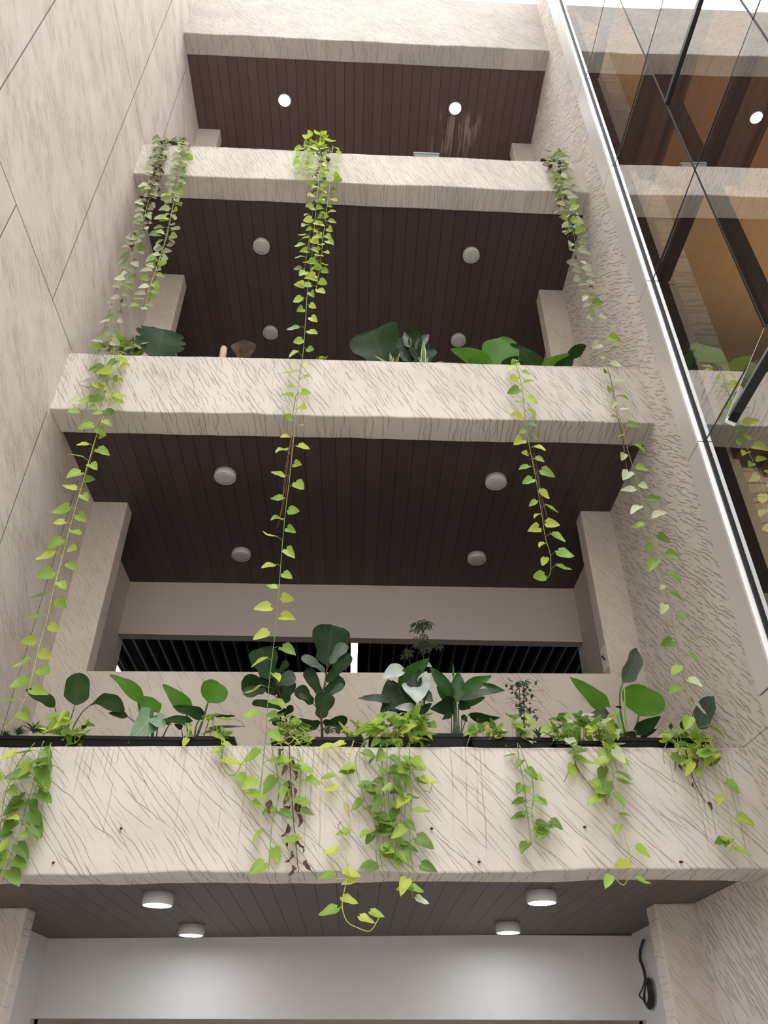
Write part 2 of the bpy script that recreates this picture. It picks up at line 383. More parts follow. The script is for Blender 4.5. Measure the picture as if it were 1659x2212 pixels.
M['fiddle'] = leaf_mat('fiddle_leaf', (0.008, 0.022, 0.007), (0.016, 0.040, 0.011), 0.10, (0.04, 0.12, 0.012), rough=0.55, spec=0.10, vein=0.22, veincol=(0.06, 0.11, 0.035), nveins=6)
M['sheen'] = leaf_mat('sheen_and_underside_leaf', (0.045, 0.070, 0.052), (0.085, 0.115, 0.088), 0.1, (0.10, 0.18, 0.05), rough=0.5, spec=0.25, vein=0.25, veincol=(0.2, 0.26, 0.18), nveins=6)  # grey sheen painted as leaf colour; also serves real grey undersides
M['ear'] = leaf_mat('elephant_ear_leaf', (0.026, 0.095, 0.010), (0.060, 0.18, 0.018), 0.45, (0.22, 0.50, 0.035), rough=0.5, spec=0.15, vein=0.15, veincol=(0.16, 0.28, 0.06), nveins=7)
M['ear_dark'] = leaf_mat('dark_elephant_ear_leaf', (0.009, 0.025, 0.007), (0.022, 0.050, 0.012), 0.2, (0.07, 0.17, 0.012), rough=0.55, spec=0.10, vein=0.15, veincol=(0.09, 0.14, 0.05), nveins=7)
M['ear_pale'] = leaf_mat('pale_green_elephant_ear_leaf', (0.15, 0.25, 0.15), (0.22, 0.33, 0.21), 0.15, (0.2, 0.36, 0.12), rough=0.35, spec=0.5, vein=0.5, veincol=(0.42, 0.52, 0.38), nveins=5)
M['lily'] = leaf_mat('peace_lily_leaf', (0.009, 0.045, 0.007), (0.022, 0.09, 0.011), 0.25, (0.09, 0.27, 0.02), rough=0.42, spec=0.2, vein=0.15, veincol=(0.12, 0.22, 0.06), nveins=12)
M['lily_dark'] = leaf_mat('dark_peace_lily_leaf', (0.005, 0.017, 0.006), (0.010, 0.032, 0.008), 0.12, (0.04, 0.12, 0.015), rough=0.42, spec=0.2, vein=0.12, veincol=(0.06, 0.11, 0.04), nveins=12)
M['lily_sheen'] = leaf_mat('white_sheen_peace_lily_leaf', (0.30, 0.34, 0.31), (0.42, 0.46, 0.43), 0.15, (0.4, 0.48, 0.34), rough=0.35, spec=0.5, vein=0.12, veincol=(0.33, 0.40, 0.34), nveins=14)  # white sheen of glossy blades put into the leaf colour
M['umbrella'] = leaf_mat('umbrella_tree_leaf', (0.030, 0.055, 0.028), (0.11, 0.14, 0.10), 0.15, (0.08, 0.16, 0.04), rough=0.35, spec=0.5, vein=0.1)
M['bush'] = leaf_mat('small_dark_leaf', (0.018, 0.036, 0.018), (0.055, 0.085, 0.045), 0.15, (0.07, 0.14, 0.03), rough=0.45, vein=0.1)
M['rosette'] = leaf_mat('rosette_leaf', (0.03, 0.05, 0.03), (0.09, 0.12, 0.08), 0.1, (0.06, 0.1, 0.04), rough=0.5, vein=0.05)
M['varieg'] = leaf_mat('variegated_leaf', (0.05, 0.10, 0.04), (0.12, 0.17, 0.08), 0.2, (0.3, 0.4, 0.1), rough=0.5, vein=0.05, edgecol=(0.55, 0.55, 0.26))
M['maroon'] = leaf_mat('maroon_leaf', (0.045, 0.028, 0.016), (0.08, 0.050, 0.028), 0.2, (0.16, 0.10, 0.05), rough=0.6, spec=0.08, vein=0.12, veincol=(0.16, 0.11, 0.07))

# ------------------------------------------------------------------ the building
W = 6.0; T = 0.3296; YC = 1.577; YW = 3.36
ZB = [1.0973, 5.273, 9.4612, 13.6583]; ZT = [1.9511, 6.078, 10.1951, 15.5]
ZC = [1.150, 5.332, 9.484, 13.672]; TL = [0.0125, 0.0051, -0.015, -0.0158]
def tilt(k): return lambda x: TL[k]*(x-3.0)
BEAMLAB = ['lowest balcony beam, long plaster front with diagonal scratches and trailing vines',
           'second balcony beam from the bottom, cream plaster front with dense short scratches',
           'third balcony beam from the bottom, plaster front carrying four small pots',
           'topmost balcony beam at the upper edge, plain cream plaster']
for k in range(4):
    bm = bmesh.new(); n = 150; prev = None
    for i in range(n+1):
        x = -0.02 + (W+0.04)*i/n
        w = lambda s, a: a*mnoise.noise(V((x*1.1, s, k*3.1))) + a*0.45*mnoise.noise(V((x*5.0, s, k*3.1+9)))
        zb = ZB[k]+TL[k]*(x-3); zt = ZT[k]+TL[k]*(x-3)
        b1, b2, t1, f1 = w(0.3, 0.022), w(4.2, 0.016), w(8.7, 0.014), w(12.5, 0.008)
        r = 0.012
        prof = [(f1, zt-r+t1), (f1+r*0.3, zt-r*0.3+t1), (f1+r, zt+t1), (T, zt+t1*0.5), (T, zb+b2), (T-r, zb+b2-0.004),
                (f1+r, zb+b1), (f1+r*0.3, zb+r*0.3+b1), (f1, zb+r+b1)]
        m = 8
        for j in range(1, m):
            z = zb+r+b1 + (zt-r+t1-zb-r-b1)*j/m
            prof.append((f1+0.006*mnoise.noise(V((x*2.2, z*2.5, k))), z))
        ring = [bm.verts.new((x, y, z)) for y, z in prof]
        if prev:
            for j in range(len(ring)):
                q = (j+1) % len(ring)
                bm.faces.new((prev[j], ring[j], ring[q], prev[q]))
        else: bm.faces.new(ring)
        prev = ring
    bm.faces.new(prev[::-1])
    bmesh.ops.recalc_face_normals(bm, faces=bm.faces)
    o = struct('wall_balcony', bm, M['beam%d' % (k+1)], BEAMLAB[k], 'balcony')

    # plank ceiling and the slab that carries the next floor
    bm = bmesh.new(); box(bm, (0, T-0.001, ZC[k]), (W, YW+0.02, ZC[k]+0.05), tilt(k))
    struct('ceiling', bm, M['wood_low'] if k == 0 else M['wood_top'] if k == 3 else M['wood'],
           ['grey brown plank ceiling under the lowest balcony', 'dark brown plank ceiling above the row of potted plants',
            'near black plank ceiling with four unlit lamps, third from the bottom', 'topmost brown plank ceiling with two glowing lamps'][k], 'ceiling')
    bm = bmesh.new(); box(bm, (0, T+0.001, ZC[k]+0.051), (W, YW, ZC[k]+0.26), tilt(k))
    struct('floor', bm, M['concrete'], ['floor slab of the planted gallery', 'floor slab behind the second beam', 'floor slab behind the third beam', 'floor slab behind the topmost beam'][k], 'floor')
    # columns against the side walls
    z0 = (ZC[k-1]+0.26) if k else -1.6
    for side in (0, 1):
        bm = bmesh.new()
        x0, x1 = ((-0.02, 0.387) if side == 0 else (W-0.355, W+0.02))
        box(bm, (x0, YC, z0), (x1, 1.80, ZC[k]), None if k == 0 and False else tilt(k) if False else None, 0.018)
        for v in bm.verts:
            if v.co.z > (z0+ZC[k])/2: v.co.z += TL[k]*(v.co.x-3)+0.002
        struct('wall_column', bm, M['column'], '%s plaster pier at the %s end of the %s gallery' %
               ('cream', ('left', 'right')[side], ('lowest', 'planted', 'third', 'topmost')[k]), 'column')

# side walls
bm = bmesh.new(); box(bm, (-0.25, -7.5, -1.6), (0.0, YW+0.25, 16.2)); struct('wall_left', bm, M['left'], 'tall cream combed plaster wall with thin panel joints on the left', 'wall')
bm = bmesh.new(); box(bm, (W, -1.05, -1.6), (W+0.25, YW+0.25, 16.2)); struct('wall_right', bm, M['right'], 'tall beige plaster wall with wavy ridges on the right', 'wall')
# ground
bm = bmesh.new(); box(bm, (-0.25, -16, -1.75), (16, 14, -1.6)); struct('floor', bm, M['floor'], 'pale tiled ground floor of the court', 'floor')
# rear walls of the galleries
LW = 0.15
bm = bmesh.new(); box(bm, (0.0, YW, 4.545), (W, YW+LW, ZC[1]+0.02)); struct('wall_back', bm, M['paint_warm'], 'beige painted lintel above the dark slatted opening', 'wall')
bm = bmesh.new(); box(bm, (0.0, YW, 0.438), (W, YW+LW, ZC[0]+0.02)); struct('wall_back', bm, M['paint'], 'white painted wall lit by two downlights at the bottom', 'wall')
bm = bmesh.new(); box(bm, (0.0, YW, ZC[1]+0.26), (W, YW+LW, ZC[2]+0.02)); struct('wall_back', bm, M['paint_warm'], 'rear wall of the third gallery', 'wall')
bm = bmesh.new(); box(bm, (0.0, YW, ZC[2]+0.26), (W, YW+LW, ZC[3]+0.02)); struct('wall_back', bm, M['paint_warm'], 'rear wall of the topmost gallery', 'wall')
# inner parapet of the planted gallery
bm = bmesh.new()
box(bm, (0.0, YC+0.002, ZC[0]+0.2), (W, YC+0.20, 3.26), lambda x: 0.0125*(x-3.0), 0.012)
struct('wall_parapet', bm, M['parapet'], 'inner beige parapet wall behind the potted plants', 'wall')
# dark hall behind the planted gallery with its slatted ceiling
bm = bmesh.new()
box(bm, (-2.5, YW+LW, 5.25), (9, 12, 5.3)); box(bm, (-2.5, 12, 1.3), (9, 12.2, 5.3)); box(bm, (-2.6, YW+LW, 1.3), (-2.5, 12, 5.3)); box(bm, (9, YW+LW, 1.3), (9.1, 12, 5.3))
box(bm, (-2.5, YW+0.16, 1.3), (9, 12, 1.35))
struct('wall_hall', bm, M['black'], 'black void above the grey ceiling slats', 'ceiling')
bm = bmesh.new()
for i in range(44):
    x = -0.98 + i*0.176
    box(bm, (x-0.012, YW+LW+0.05, 4.95), (x+0.012, 11.5, 5.05))
struct('ceiling_slatted', bm, M['slat'], 'row of thin grey metal ceiling slats in the dark hall', 'ceiling')
# lower lobby seen under the white wall
bm = bmesh.new(); box(bm, (0, 5.2, -1.6), (W, 5.35, 1.2)); box(bm, (0, YW+LW, 1.15), (W, 5.2, 1.2)); box(bm, (-0.1, YW+LW, -1.6), (0, 5.2, 1.2)); box(bm, (W, YW+LW, -1.6), (W+0.1, 5.2, 1.2))
struct('wall_lobby', bm, M['paint_warm'], 'beige lobby wall glimpsed under the white wall', 'wall')

# ------------------------------------------------------------------ ceiling lamps
def lamp(k, X, Y, on, label, group):
    z = ZC[k]+TL[k]*(X-3)
    r = 0.118 if k != 3 else 0.112
    h = 0.075 if k else 0.085
    if k == 3: h = 0.012
    t = thing('ceiling_light', label, 'ceiling light', (X, Y, z-h), group)
    bm = bmesh.new()
    lathe(bm, (X, Y, z), [(0, 0.0), (r, 0.0), (r, -h+0.008), (r-0.006, -h), (r-0.012, -h), (r-0.012, -h+0.006), (0, -h+0.006)], 48)
    obj('housing', bm, M['lamp_white'], t)
    bm = bmesh.new()
    lathe(bm, (X, Y, z), [(0, -h-0.002), (r*0.5, -h-0.0015), (r-0.014, -h+0.001), (r-0.013, -h+0.004)], 48)
    obj('diffuser', bm, (M['diff_top'] if k == 3 else M['diff_on']) if on else M['diff_off'], t)
LA, LB, YA, YB = 1.577, 4.557, 1.014, 2.584
for nm, X, Y in (('front left', LA, YA), ('front right', LB, YA), ('rear left', LA, YB), ('rear right', LB, YB)):
    lamp(0, X, Y, True, 'glowing round downlight in the lowest ceiling, %s of the four' % nm, 'lit downlights in the lowest ceiling')
    lamp(1, X, Y, False, 'unlit white round lamp above the potted plants, %s of the four' % nm, 'unlit lamps in the second ceiling')
    lamp(2, X, Y, False, 'unlit white round lamp in the near black third ceiling, %s of the four' % nm, 'unlit lamps in the third ceiling')
for nm, X in (('left', LA), ('right', LB)):
    lamp(3, X, YA, True, 'glowing round downlight in the topmost brown ceiling, %s of the two' % nm, 'lit downlights in the topmost ceiling')
# linear lamps between the slats
def tube_lamp(X, y0, y1, label):
    t = thing('tube_light', label, 'tube light', (X, y0, 4.95), 'linear lamps between the slats')
    bm = bmesh.new(); box(bm, (X-0.05, y0, 4.965), (X+0.05, y1, 5.02), None, 0.004); obj('housing', bm, M['slat'], t)
    bm = bmesh.new(); box(bm, (X-0.045, y0+0.01, 4.945), (X+0.045, y1-0.01, 4.964), None, 0.004); obj('diffuser', bm, M['tube_on'], t)
tube_lamp(3.02, 4.30, 5.42, 'glowing white tube light upright in the middle of the slatted opening')
pt = at(252, 1446, Z=4.945)
tube_lamp(pt.x-0.015, pt.y-0.14, pt.y+1.2, 'corner of a glowing light at the left end of the slatted opening')

# ------------------------------------------------------------------ metal edge and curtain wall on the right
XG = 5.75; YE = -1.14; YM = [-1.14, -2.263, -3.386, -4.509, -5.632]
ZR = [-1.6, 2.0, 4.0, 6.0, 8.0, 10.02, 12.05, 14.07, 16.0]
tr = bpy.data.objects.new('trim_1', None); COL.objects.link(tr); tr.location = (5.7, -1.1, -1.6)
tag(tr, 'silver metal corner trim running up beside the glass wall', 'trim', None, 'structure')
for a, b in zip(ZR, ZR[1:]):
    bm = bmesh.new(); g = 0.006
    box(bm, (5.70, YE+0.0, a+g), (5.99, -0.915, b-g), None, 0.004); o = obj('cladding_panel', bm, M['metal'], tr)
    bm = bmesh.new(); box(bm, (5.694, YE-0.03, a+g), (5.735, YE-0.001, b-g), None, 0.003); obj('edge_cap', bm, M['bright_metal'], tr)
bm = bmesh.new(); box(bm, (5.71, YE+0.006, -1.6), (5.98, -0.93, 16)); obj('backing', bm, M['gasket'], tr)
bm = bmesh.new(); box(bm, (5.735, YE-0.045, -1.6), (5.765, YE-0.001, 16)); obj('gasket', bm, M['gasket'], tr)

t = NT('reflective_glass')
gl = t.n('ShaderNodeBsdfGlossy'); gl.inputs['Color'].default_value = (0.93, 0.95, 0.95, 1); gl.inputs['Roughness'].default_value = 0.004
tp = t.n('ShaderNodeBsdfTransparent'); tp.inputs['Color'].default_value = (0.80, 0.74, 0.64, 1)
lw = t.n('ShaderNodeFresnel'); lw.inputs['IOR'].default_value = 2.6
fc = t.math('ADD', t.math('MULTIPLY', lw.outputs[0], 0.70), 0.33, clamp=True)
mx = t.n('ShaderNodeMixShader'); t.l(fc, mx.inputs[0]); t.l(tp.outputs[0], mx.inputs[1]); t.l(gl.outputs[0], mx.inputs[2])
M['glass'] = t.done(mx)
t = NT('clear_glass'); tp = t.n('ShaderNodeBsdfTransparent'); tp.inputs['Color'].default_value = (0.97, 0.98, 0.98, 1); M['clear'] = t.done(tp)
win = bpy.data.objects.new('window_1', None); COL.objects.link(win); win.location = (XG, YE, -1.6)
tag(win, 'tall reflective glass curtain wall on the right mirroring the balconies', 'window', None, 'structure')
OPEN = (1, 2)     # bay, row of the sash that stands open (z 2..4 hinge 4)
for j, (y1, y0) in enumerate(zip(YM, YM[1:])):
    for i, (a, b) in enumerate(zip(ZR, ZR[1:])):
        if j == 1 and i == 1: b = 3.04      # the open sash takes the upper half of this bay
        tlt = (rnd.uniform(-1, 1)*0.0012, rnd.uniform(-1, 1)*0.0012)
        bm = bmesh.new()
        y0_, y1_, a_, b_ = y0+0.007, y1-0.007-(0.04 if j == 0 else 0), a+0.007, b-0.007
        for (xx, flip) in ((XG, False), (XG+0.012, True)):
            vs = [bm.verts.new((xx+(0 if flip else tlt[0]*s1+tlt[1]*s2), y, z)) for y, z, s1, s2 in ((y0_, a_, -1, -1), (y0_, b_, -1, 1), (y1_, b_, 1, 1), (y1_, a_, 1, -1))]
            if not flip: f1 = vs
            else: f2 = vs
        bm.faces.new(f1); bm.faces.new(f2[::-1]).material_index = 1
        for q in range(4): bm.faces.new((f1[q], f2[q], f2[(q+1) % 4], f1[(q+1) % 4])).material_index = 1
        bmesh.ops.recalc_face_normals(bm, faces=bm.faces)
        obj('glass_pane', bm, [M['glass'], M['clear']], win)
bm = bmesh.new()
for y in YM[1:]: box(bm, (XG-0.002, y-0.008, -1.6), (XG+0.012, y+0.008, 16))
for z in ZR[1:-1]: box(bm, (XG-0.002, YM[-1], z-0.008), (XG+0.011, YE-0.045, z+0.008))
obj('joint', bm, M['gasket'], win)
bm = bmesh.new()
for y in YM: box(bm, (XG+0.03, y-0.025, -1.6), (XG+0.15, y+0.025, 16))
for z in ZR[1:-1]: box(bm, (XG+0.03, YM[-1], z-0.025), (XG+0.15, YE-0.05, z+0.025))
obj('mullion', bm, M['frame'], win)
# wide black gap of a second opening light higher up
bm = bmesh.new(); box(bm, (XG-0.02, -3.386, 7.065), (XG+0.02, -2.275, 7.115)); obj('vent_gap', bm, M['frame'], win)
# the open top-hung sash, hinged on the joint at z = 4.02
sp = at(1570, 912, Y=-2.27)
hx, hz = XG-0.006, 4.02
sash = bpy.data.objects.new('window_2', None); COL.objects.link(sash); sash.location = (hx, -2.275, hz)
tag(sash, 'open tilted window sash with black frame at the right edge', 'window', None, 'structure')
d = V((sp.x-hx, 0, sp.z-hz)); L = d.length; d.normalize(); nn = V((-d.z, 0, d.x))
if nn.x > 0: nn = -nn
def sbar(bm, l0, l1, y0, y1, n0, n1):
    vs = []
    for l in (l0, l1):
        for y in (y0, y1):
            for q in (n0, n1): vs.append(bm.verts.new(V((hx, y, hz))+d*l+nn*q))
    for q in ((0, 1, 3, 2), (4, 6, 7, 5), (0, 4, 5, 1), (2, 3, 7, 6), (0, 2, 6, 4), (1, 5, 7, 3)): bm.faces.new([vs[i] for i in q])
    bmesh.ops.recalc_face_normals(bm, faces=bm.faces)
bm = bmesh.new()
sbar(bm, L-0.07, L-0.006, -3.37, -2.285, -0.05, 0.0); sbar(bm, 0, 0.06, -3.37, -2.285, -0.05, 0.0)
sbar(bm, 0, L-0.006, -2.36, -2.285, -0.05, 0.0); sbar(bm, 0, L-0.006, -3.37, -3.30, -0.05, 0.0)
obj('sash_frame', bm, M['frame'], sash)
bm = bmesh.new(); sbar(bm, 0.0, L, -2.284, -2.262, -0.05, 0.012); obj('edge_strip', bm, M['bright_metal'], sash)
bm = bmesh.new(); sbar(bm, 0.02, L-0.02, -3.36, -2.29, 0.001, 0.012); obj('glass_pane', bm, M['glass'], sash)
# rooms behind the glass: end wall, soffits with timber bands
bm = bmesh.new(); box(bm, (XG+0.25, -1.02, -1.6), (11.0, -0.9, 16.0))
M['office'] = simple('ochre_office_wall', (0.42, 0.30, 0.17), 0.7, 0.2, var=0.1)
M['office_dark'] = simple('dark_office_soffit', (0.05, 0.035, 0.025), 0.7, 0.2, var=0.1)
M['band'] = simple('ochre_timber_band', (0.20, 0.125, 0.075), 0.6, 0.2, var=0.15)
struct('wall_office', bm, M['office'], 'ochre end wall seen through the glass wall', 'wall')
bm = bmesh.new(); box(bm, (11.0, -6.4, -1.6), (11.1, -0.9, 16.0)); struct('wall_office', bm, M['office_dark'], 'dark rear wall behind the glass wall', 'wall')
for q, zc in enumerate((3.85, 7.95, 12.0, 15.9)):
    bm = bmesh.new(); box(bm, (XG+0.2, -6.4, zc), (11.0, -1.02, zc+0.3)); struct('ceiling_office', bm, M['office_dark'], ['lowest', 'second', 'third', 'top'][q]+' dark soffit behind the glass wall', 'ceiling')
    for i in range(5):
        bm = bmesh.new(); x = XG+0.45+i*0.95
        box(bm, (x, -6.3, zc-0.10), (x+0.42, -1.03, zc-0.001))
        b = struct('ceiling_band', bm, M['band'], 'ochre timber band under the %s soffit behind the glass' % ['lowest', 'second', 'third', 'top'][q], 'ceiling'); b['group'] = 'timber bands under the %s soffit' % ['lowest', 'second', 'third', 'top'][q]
    if zc < 15:
        ld = bpy.data.lights.new('office_lamp', 'AREA'); ld.energy = 80; ld.color = (1.0, 0.74, 0.48); ld.size = 1.2; ld.shape = 'DISK'
        lo_ = bpy.data.objects.new('office_lamp', ld); COL.objects.link(lo_); lo_.location = (8.3, -2.6, zc-0.35)
        lo_.rotation_euler = (R(180), 0, 0); lo_.location.z = zc-2.6

# ------------------------------------------------------------------ leaves
def hw(kind, t):
    if kind == 'heart':
        return 0.50*(min(1, (t+0.02)/0.20)**0.5)*(1-t**2.2)**0.9*(1.0-0.12*t) if t < 1 else 0.0
    if kind == 'ear':
        return 0.50*(min(1, (t+0.03)/0.22)**0.6)*(1-t**1.7)**0.85 if t < 1 else 0.0
    if kind == 'fiddle':
        base = 0.30+0.2*math.sin(min(1, t/0.75)*math.pi/2)**2 - 0.07*math.exp(-((t-0.34)/0.13)**2)
        return base*(min(1, (t+0.01)/0.12)**0.6)*(1-max(0, (t-0.72)/0.28)**2.4)**0.5 if t < 1 else 0.02
    if kind == 'lance':
        return 0.5*math.sin(math.pi*min(1, t**0.8))**0.8*(1-0.25*t) if 0 < t < 1 else 0.0
    if kind == 'paddle':
        return 0.5*(min(1, (t+0.01)/0.22)**0.55)*(1-max(0, (t-0.6)/0.4)**2.2)**0.7 if t < 1 else 0.0
    if kind == 'round':
        return 0.5*math.sqrt(max(0, 1-(2*t-1)**2))*(1.05-0.1*t)
    if kind == 'split':
        base = 0.5*math.sqrt(max(0, 1-(2*t-1)**2))
        return base*(0.62+0.38*(abs(math.sin(t*math.pi*4.5))**0.35))
    if kind == 'grass':
        return 0.5*(1-t**2)*min(1, 0.6+t)
def new_leaf_bm():
    bm = bmesh.new(); bm.loops.layers.uv.new('UVMap'); bm.loops.layers.float_color.new('tone'); return bm
def leaf(bm, base, tip, ratio, nrm, kind='heart', fold=0.18, arch=0.12, wave=0.03, mat=0, tone=None, rows=None, twist=0.0):
    base = V(base); tip = V(tip); a = tip-base; L = a.length
    if L < 1e-5: return
    a.normalize(); n = V(nrm); n = n-a*n.dot(a)
    if n.length < 1e-4: n = a.orthogonal()
    n.normalize(); s = a.cross(n)
    if rows is None: rows = 8 if L < 0.2 else 16
    cols = [-1, -0.55, 0, 0.55, 1] if rows < 12 else [-1, -0.75, -0.4, 0, 0.4, 0.75, 1]
    lobe = {'heart': 0.16, 'ear': 0.24, 'split': 0.15}.get(kind, 0.0)
    ph = rnd.uniform(0, 6.28); tone = rnd.random() if tone is None else tone
    uvl = bm.loops.layers.uv['UVMap']; tl = bm.loops.layers.float_color['tone']
    grid = []
    for i in range(rows+1):
        t = i/rows; t = t**0.85
        w = max(0.004, hw(kind, t))*L*ratio
        row = []
        for c in cols:
            y = t*L - lobe*L*min(1.0, ratio)*c*c*(1-t)**3
            if kind == 'fiddle': y -= 0.0 if abs(c) > 0.3 else 0.035*L*max(0, (t-0.8)/0.2)
            wv = wave*L*math.sin(ph+t*11+c*1.5)*abs(c)
            h = fold*w*abs(c)**1.5*1.6 + arch*L*(4*t*(1-t)) + wv
            ss = s*math.cos(twist*t)+n*math.sin(twist*t); nv = n*math.cos(twist*t)-s*math.sin(twist*t)
            row.append((bm.verts.new(base+a*y+ss*(w*c)+nv*h), ((c+1)/2, t)))
        grid.append(row)
    for r0, r1 in zip(grid, grid[1:]):
        for j in range(len(cols)-1):
            q = (r0[j], r0[j+1], r1[j+1], r1[j])
            f = bm.faces.new([v for v, _ in q]); f.smooth = True; f.material_index = mat
            for lp, (_, uv) in zip(f.loops, q):
                lp[uvl].uv = uv; lp[tl] = (tone, tone, tone, 1)
def u3(): return V((rnd.gauss(0, 1), rnd.gauss(0, 1), rnd.gauss(0, 1))).normalized()

# a potted plant = root Empty; parts: trailing_stem (> foliage, dry_foliage), foliage, stem
LEAFSETS = {'lime': (['lime', 'yellow', 'pothos', 'pale'], (0.60, 0.18, 0.18, 0.04)), 'yellow': (['yellow', 'lime'], (0.6, 0.4)), 'vine': (['lime', 'yellow', 'pothos'], (0.66, 0.28, 0.06)),
            'green': (['pothos', 'lime'], (0.72, 0.28)), 'mixed': (['lime', 'pothos', 'yellow', 'pale'], (0.36, 0.42, 0.06, 0.16)),
            'dusty': (['dusty', 'pothos', 'pale'], (0.70, 0.15, 0.15)), 'dustylime': (['dusty', 'lime', 'pale'], (0.4, 0.4, 0.2)),
            'palelime': (['pale', 'lime', 'pothos'], (0.5, 0.25, 0.25)), 'dry': (['dry'], (1,))}
def pick(ps):
    r = rnd.random(); s = 0
    for i, p in enumerate(ps):
        s += p
        if r < s: return i
    return len(ps)-1
def strand(root, pix, Y, leafset, size=0.115, gap=0.10, start=0.0, sr=0.0035, stemmat='stem_green', extra=None, drift=0.02, dryrate=0.0, n_side=1, droop=0.55, gaps=None):
    """one trailing stem with its leaves; pix = run of the stem surveyed on the plane Y"""
    y = Y if callable(Y) else (lambda i: Y + drift*math.sin(i*1.7+pix[0][0]))
    pts = smooth_path([at(u, v, Y=y(i)) for i, (u, v) in enumerate(pix)], 0.025)
    sb = bmesh.new(); fb = new_leaf_bm(); db = new_leaf_bm(); nd = 0; nf = 0
    mats, ps = LEAFSETS[leafset]
    acc = start; side = rnd.choice((-1, 1))
    def put(i, side, sz, dry=False):
        nonlocal nd, nf
        p = pts[i]; d = (pts[min(i+1, len(pts)-1)]-pts[max(0, i-1)]).normalized()
        out = V((side*rnd.uniform(0.6, 1.0), -rnd.uniform(0.1, 0.75), rnd.uniform(-0.1, 0.55)))
        pl = sz*rnd.uniform(0.22, 0.55)
        q = p+out.normalized()*pl; mid = p+out.normalized()*pl*0.5+V((0, 0, pl*0.12))
        if not dry: tube(sb, [p, mid, q], sr*0.55, sr*0.4, 4)
        td = V((side*rnd.uniform(0.35, 1.0), -rnd.uniform(0.0, 0.6), -rnd.uniform(0.15, droop*2))).normalized()
        zr = (0.3, 0.95) if p.z < 2.6 else (-0.25, 0.45) if p.z < 6.2 else (-0.55, 0.2)   # leaves of the long vines hang steeper
        nm = (V((rnd.uniform(-0.5, 0.5), -rnd.uniform(0.5, 1.0), rnd.uniform(*zr)))+u3()*0.15)
        if p.z > 6.2: td = V((side*rnd.uniform(0.3, 0.9), -rnd.uniform(0.0, 0.4), -rnd.uniform(0.3, 1.0))).normalized()
        if dry:
            td = V((side*0.3, -0.2, -1))+u3()*0.4; leaf(db, q, q+td.normalized()*sz*0.8, rnd.uniform(0.35, 0.6), u3(), 'heart', 0.6, 0.2, 0.09, 0); nd += 1
        else:
            leaf(fb, q, q+td*sz, rnd.uniform(0.66, 0.84), nm, 'heart', rnd.uniform(0.08, 0.35), rnd.uniform(-0.16, 0.10), 0.02, pick(ps)); nf += 1
    for i in range(1, len(pts)):
        acc += (pts[i]-pts[i-1]).length
        if acc >= gap:
            acc -= gap*rnd.uniform(0.8, 1.2)
            if gaps and any(a <= i/len(pts) <= b for a, b in gaps): continue
            for _ in range(n_side):
                side = -side
                put(i, side, size*rnd.uniform(0.72, 1.18), rnd.random() < dryrate)
    if extra:     # leaves read off the photograph: (u, v of centre, length factor, side)
        for (u, v, k, sd) in extra:
            c = at(u, v, Y=y(0)-0.03); i = min(range(len(pts)), key=lambda j: (pts[j]-c).length)
            tube(sb, [pts[i], (pts[i]+c)/2+V((0, 0, -0.01)), c+V((-sd*0.35*size*k, 0, 0.02))], sr*0.6, sr*0.4, 4)
            td = V((sd*0.8, -0.35, -0.35)).normalized()*size*k
            leaf(fb, c-td*0.5, c+td*0.5, 0.72, V((0.1*sd, -0.75, 0.65)), 'heart', 0.2, -0.08, 0.02, pick(ps)); nf += 1
    tube(sb, pts, sr, sr*0.7, 5)
    st = obj('trailing_stem', sb, M[stemmat], root, True)
    if nf: obj('foliage', fb, [M[m] for m in mats], st)
    else: fb.free()
    if nd:
        q = obj('dry_foliage', db, [M['dry']], st); q['label'] = 'shrivelled brown leaves'
    else: db.free()
    return st
def clump(root, u0, v0, u1, v1, Y, zbase, n, leafset, size=0.11, hang=0.15, spread=0.12):
    """bushy crown of heart leaves on thin stalks, filling the given extent of the photograph"""
    mats, ps = LEAFSETS[leafset]; sb = bmesh.new(); fb = new_leaf_bm()
    uc = (u0+u1)/2
    for i in range(n):
        while True:
            a, b = rnd.uniform(-1, 1), rnd.uniform(-1, 1)
            if a*a+b*b < 1: break
        u = uc+a*(u1-u0)/2; v = (v0+v1)/2+b*(v1-v0)/2
        yy = Y+rnd.uniform(-spread, spread*0.6)
        c = at(u, v, Y=yy); sz = size*rnd.uniform(0.7, 1.2)
        b0 = V((at(uc, v1, Y=Y).x+(c.x-at(uc, v1, Y=Y).x)*0.55, Y, zbase+0.01))
        td = V((a*0.9+rnd.uniform(-0.5, 0.5), -rnd.uniform(0.0, 0.8), rnd.uniform(-0.7, 0.35)-max(0, b)*0.4)).normalized()
        nm = V((rnd.uniform(-0.6, 0.6), -rnd.uniform(0.1, 0.9), rnd.uniform(0.3, 1.0)))
        p0 = c-td*sz*0.45
        tube(sb, smooth_path([b0, (b0+p0)/2+V((0, -0.02, 0.03)), p0], 0.03), 0.0026, 0.0018, 4)
        leaf(fb, p0, p0+td*sz, rnd.uniform(0.62, 0.84), nm, 'heart', rnd.uniform(0.08, 0.35), rnd.uniform(-0.15, 0.1), 0.02, pick(ps))
    o = obj('foliage', fb, [M[m] for m in mats], root)
    obj('stem', sb, M['stem_lime' if leafset in ('lime', 'yellow', 'mixed') else 'stem_green'], root, True)
def curls(root, items, Y, r=0.004, mat='stem_lime', name='stem'):
    for pix in items:
        bm = bmesh.new(); tube(bm, smooth_path([at(u, v, Y=Y) for u, v in pix], 0.015), r, r*0.7, 5)
        obj(name, bm, M[mat], root, True)
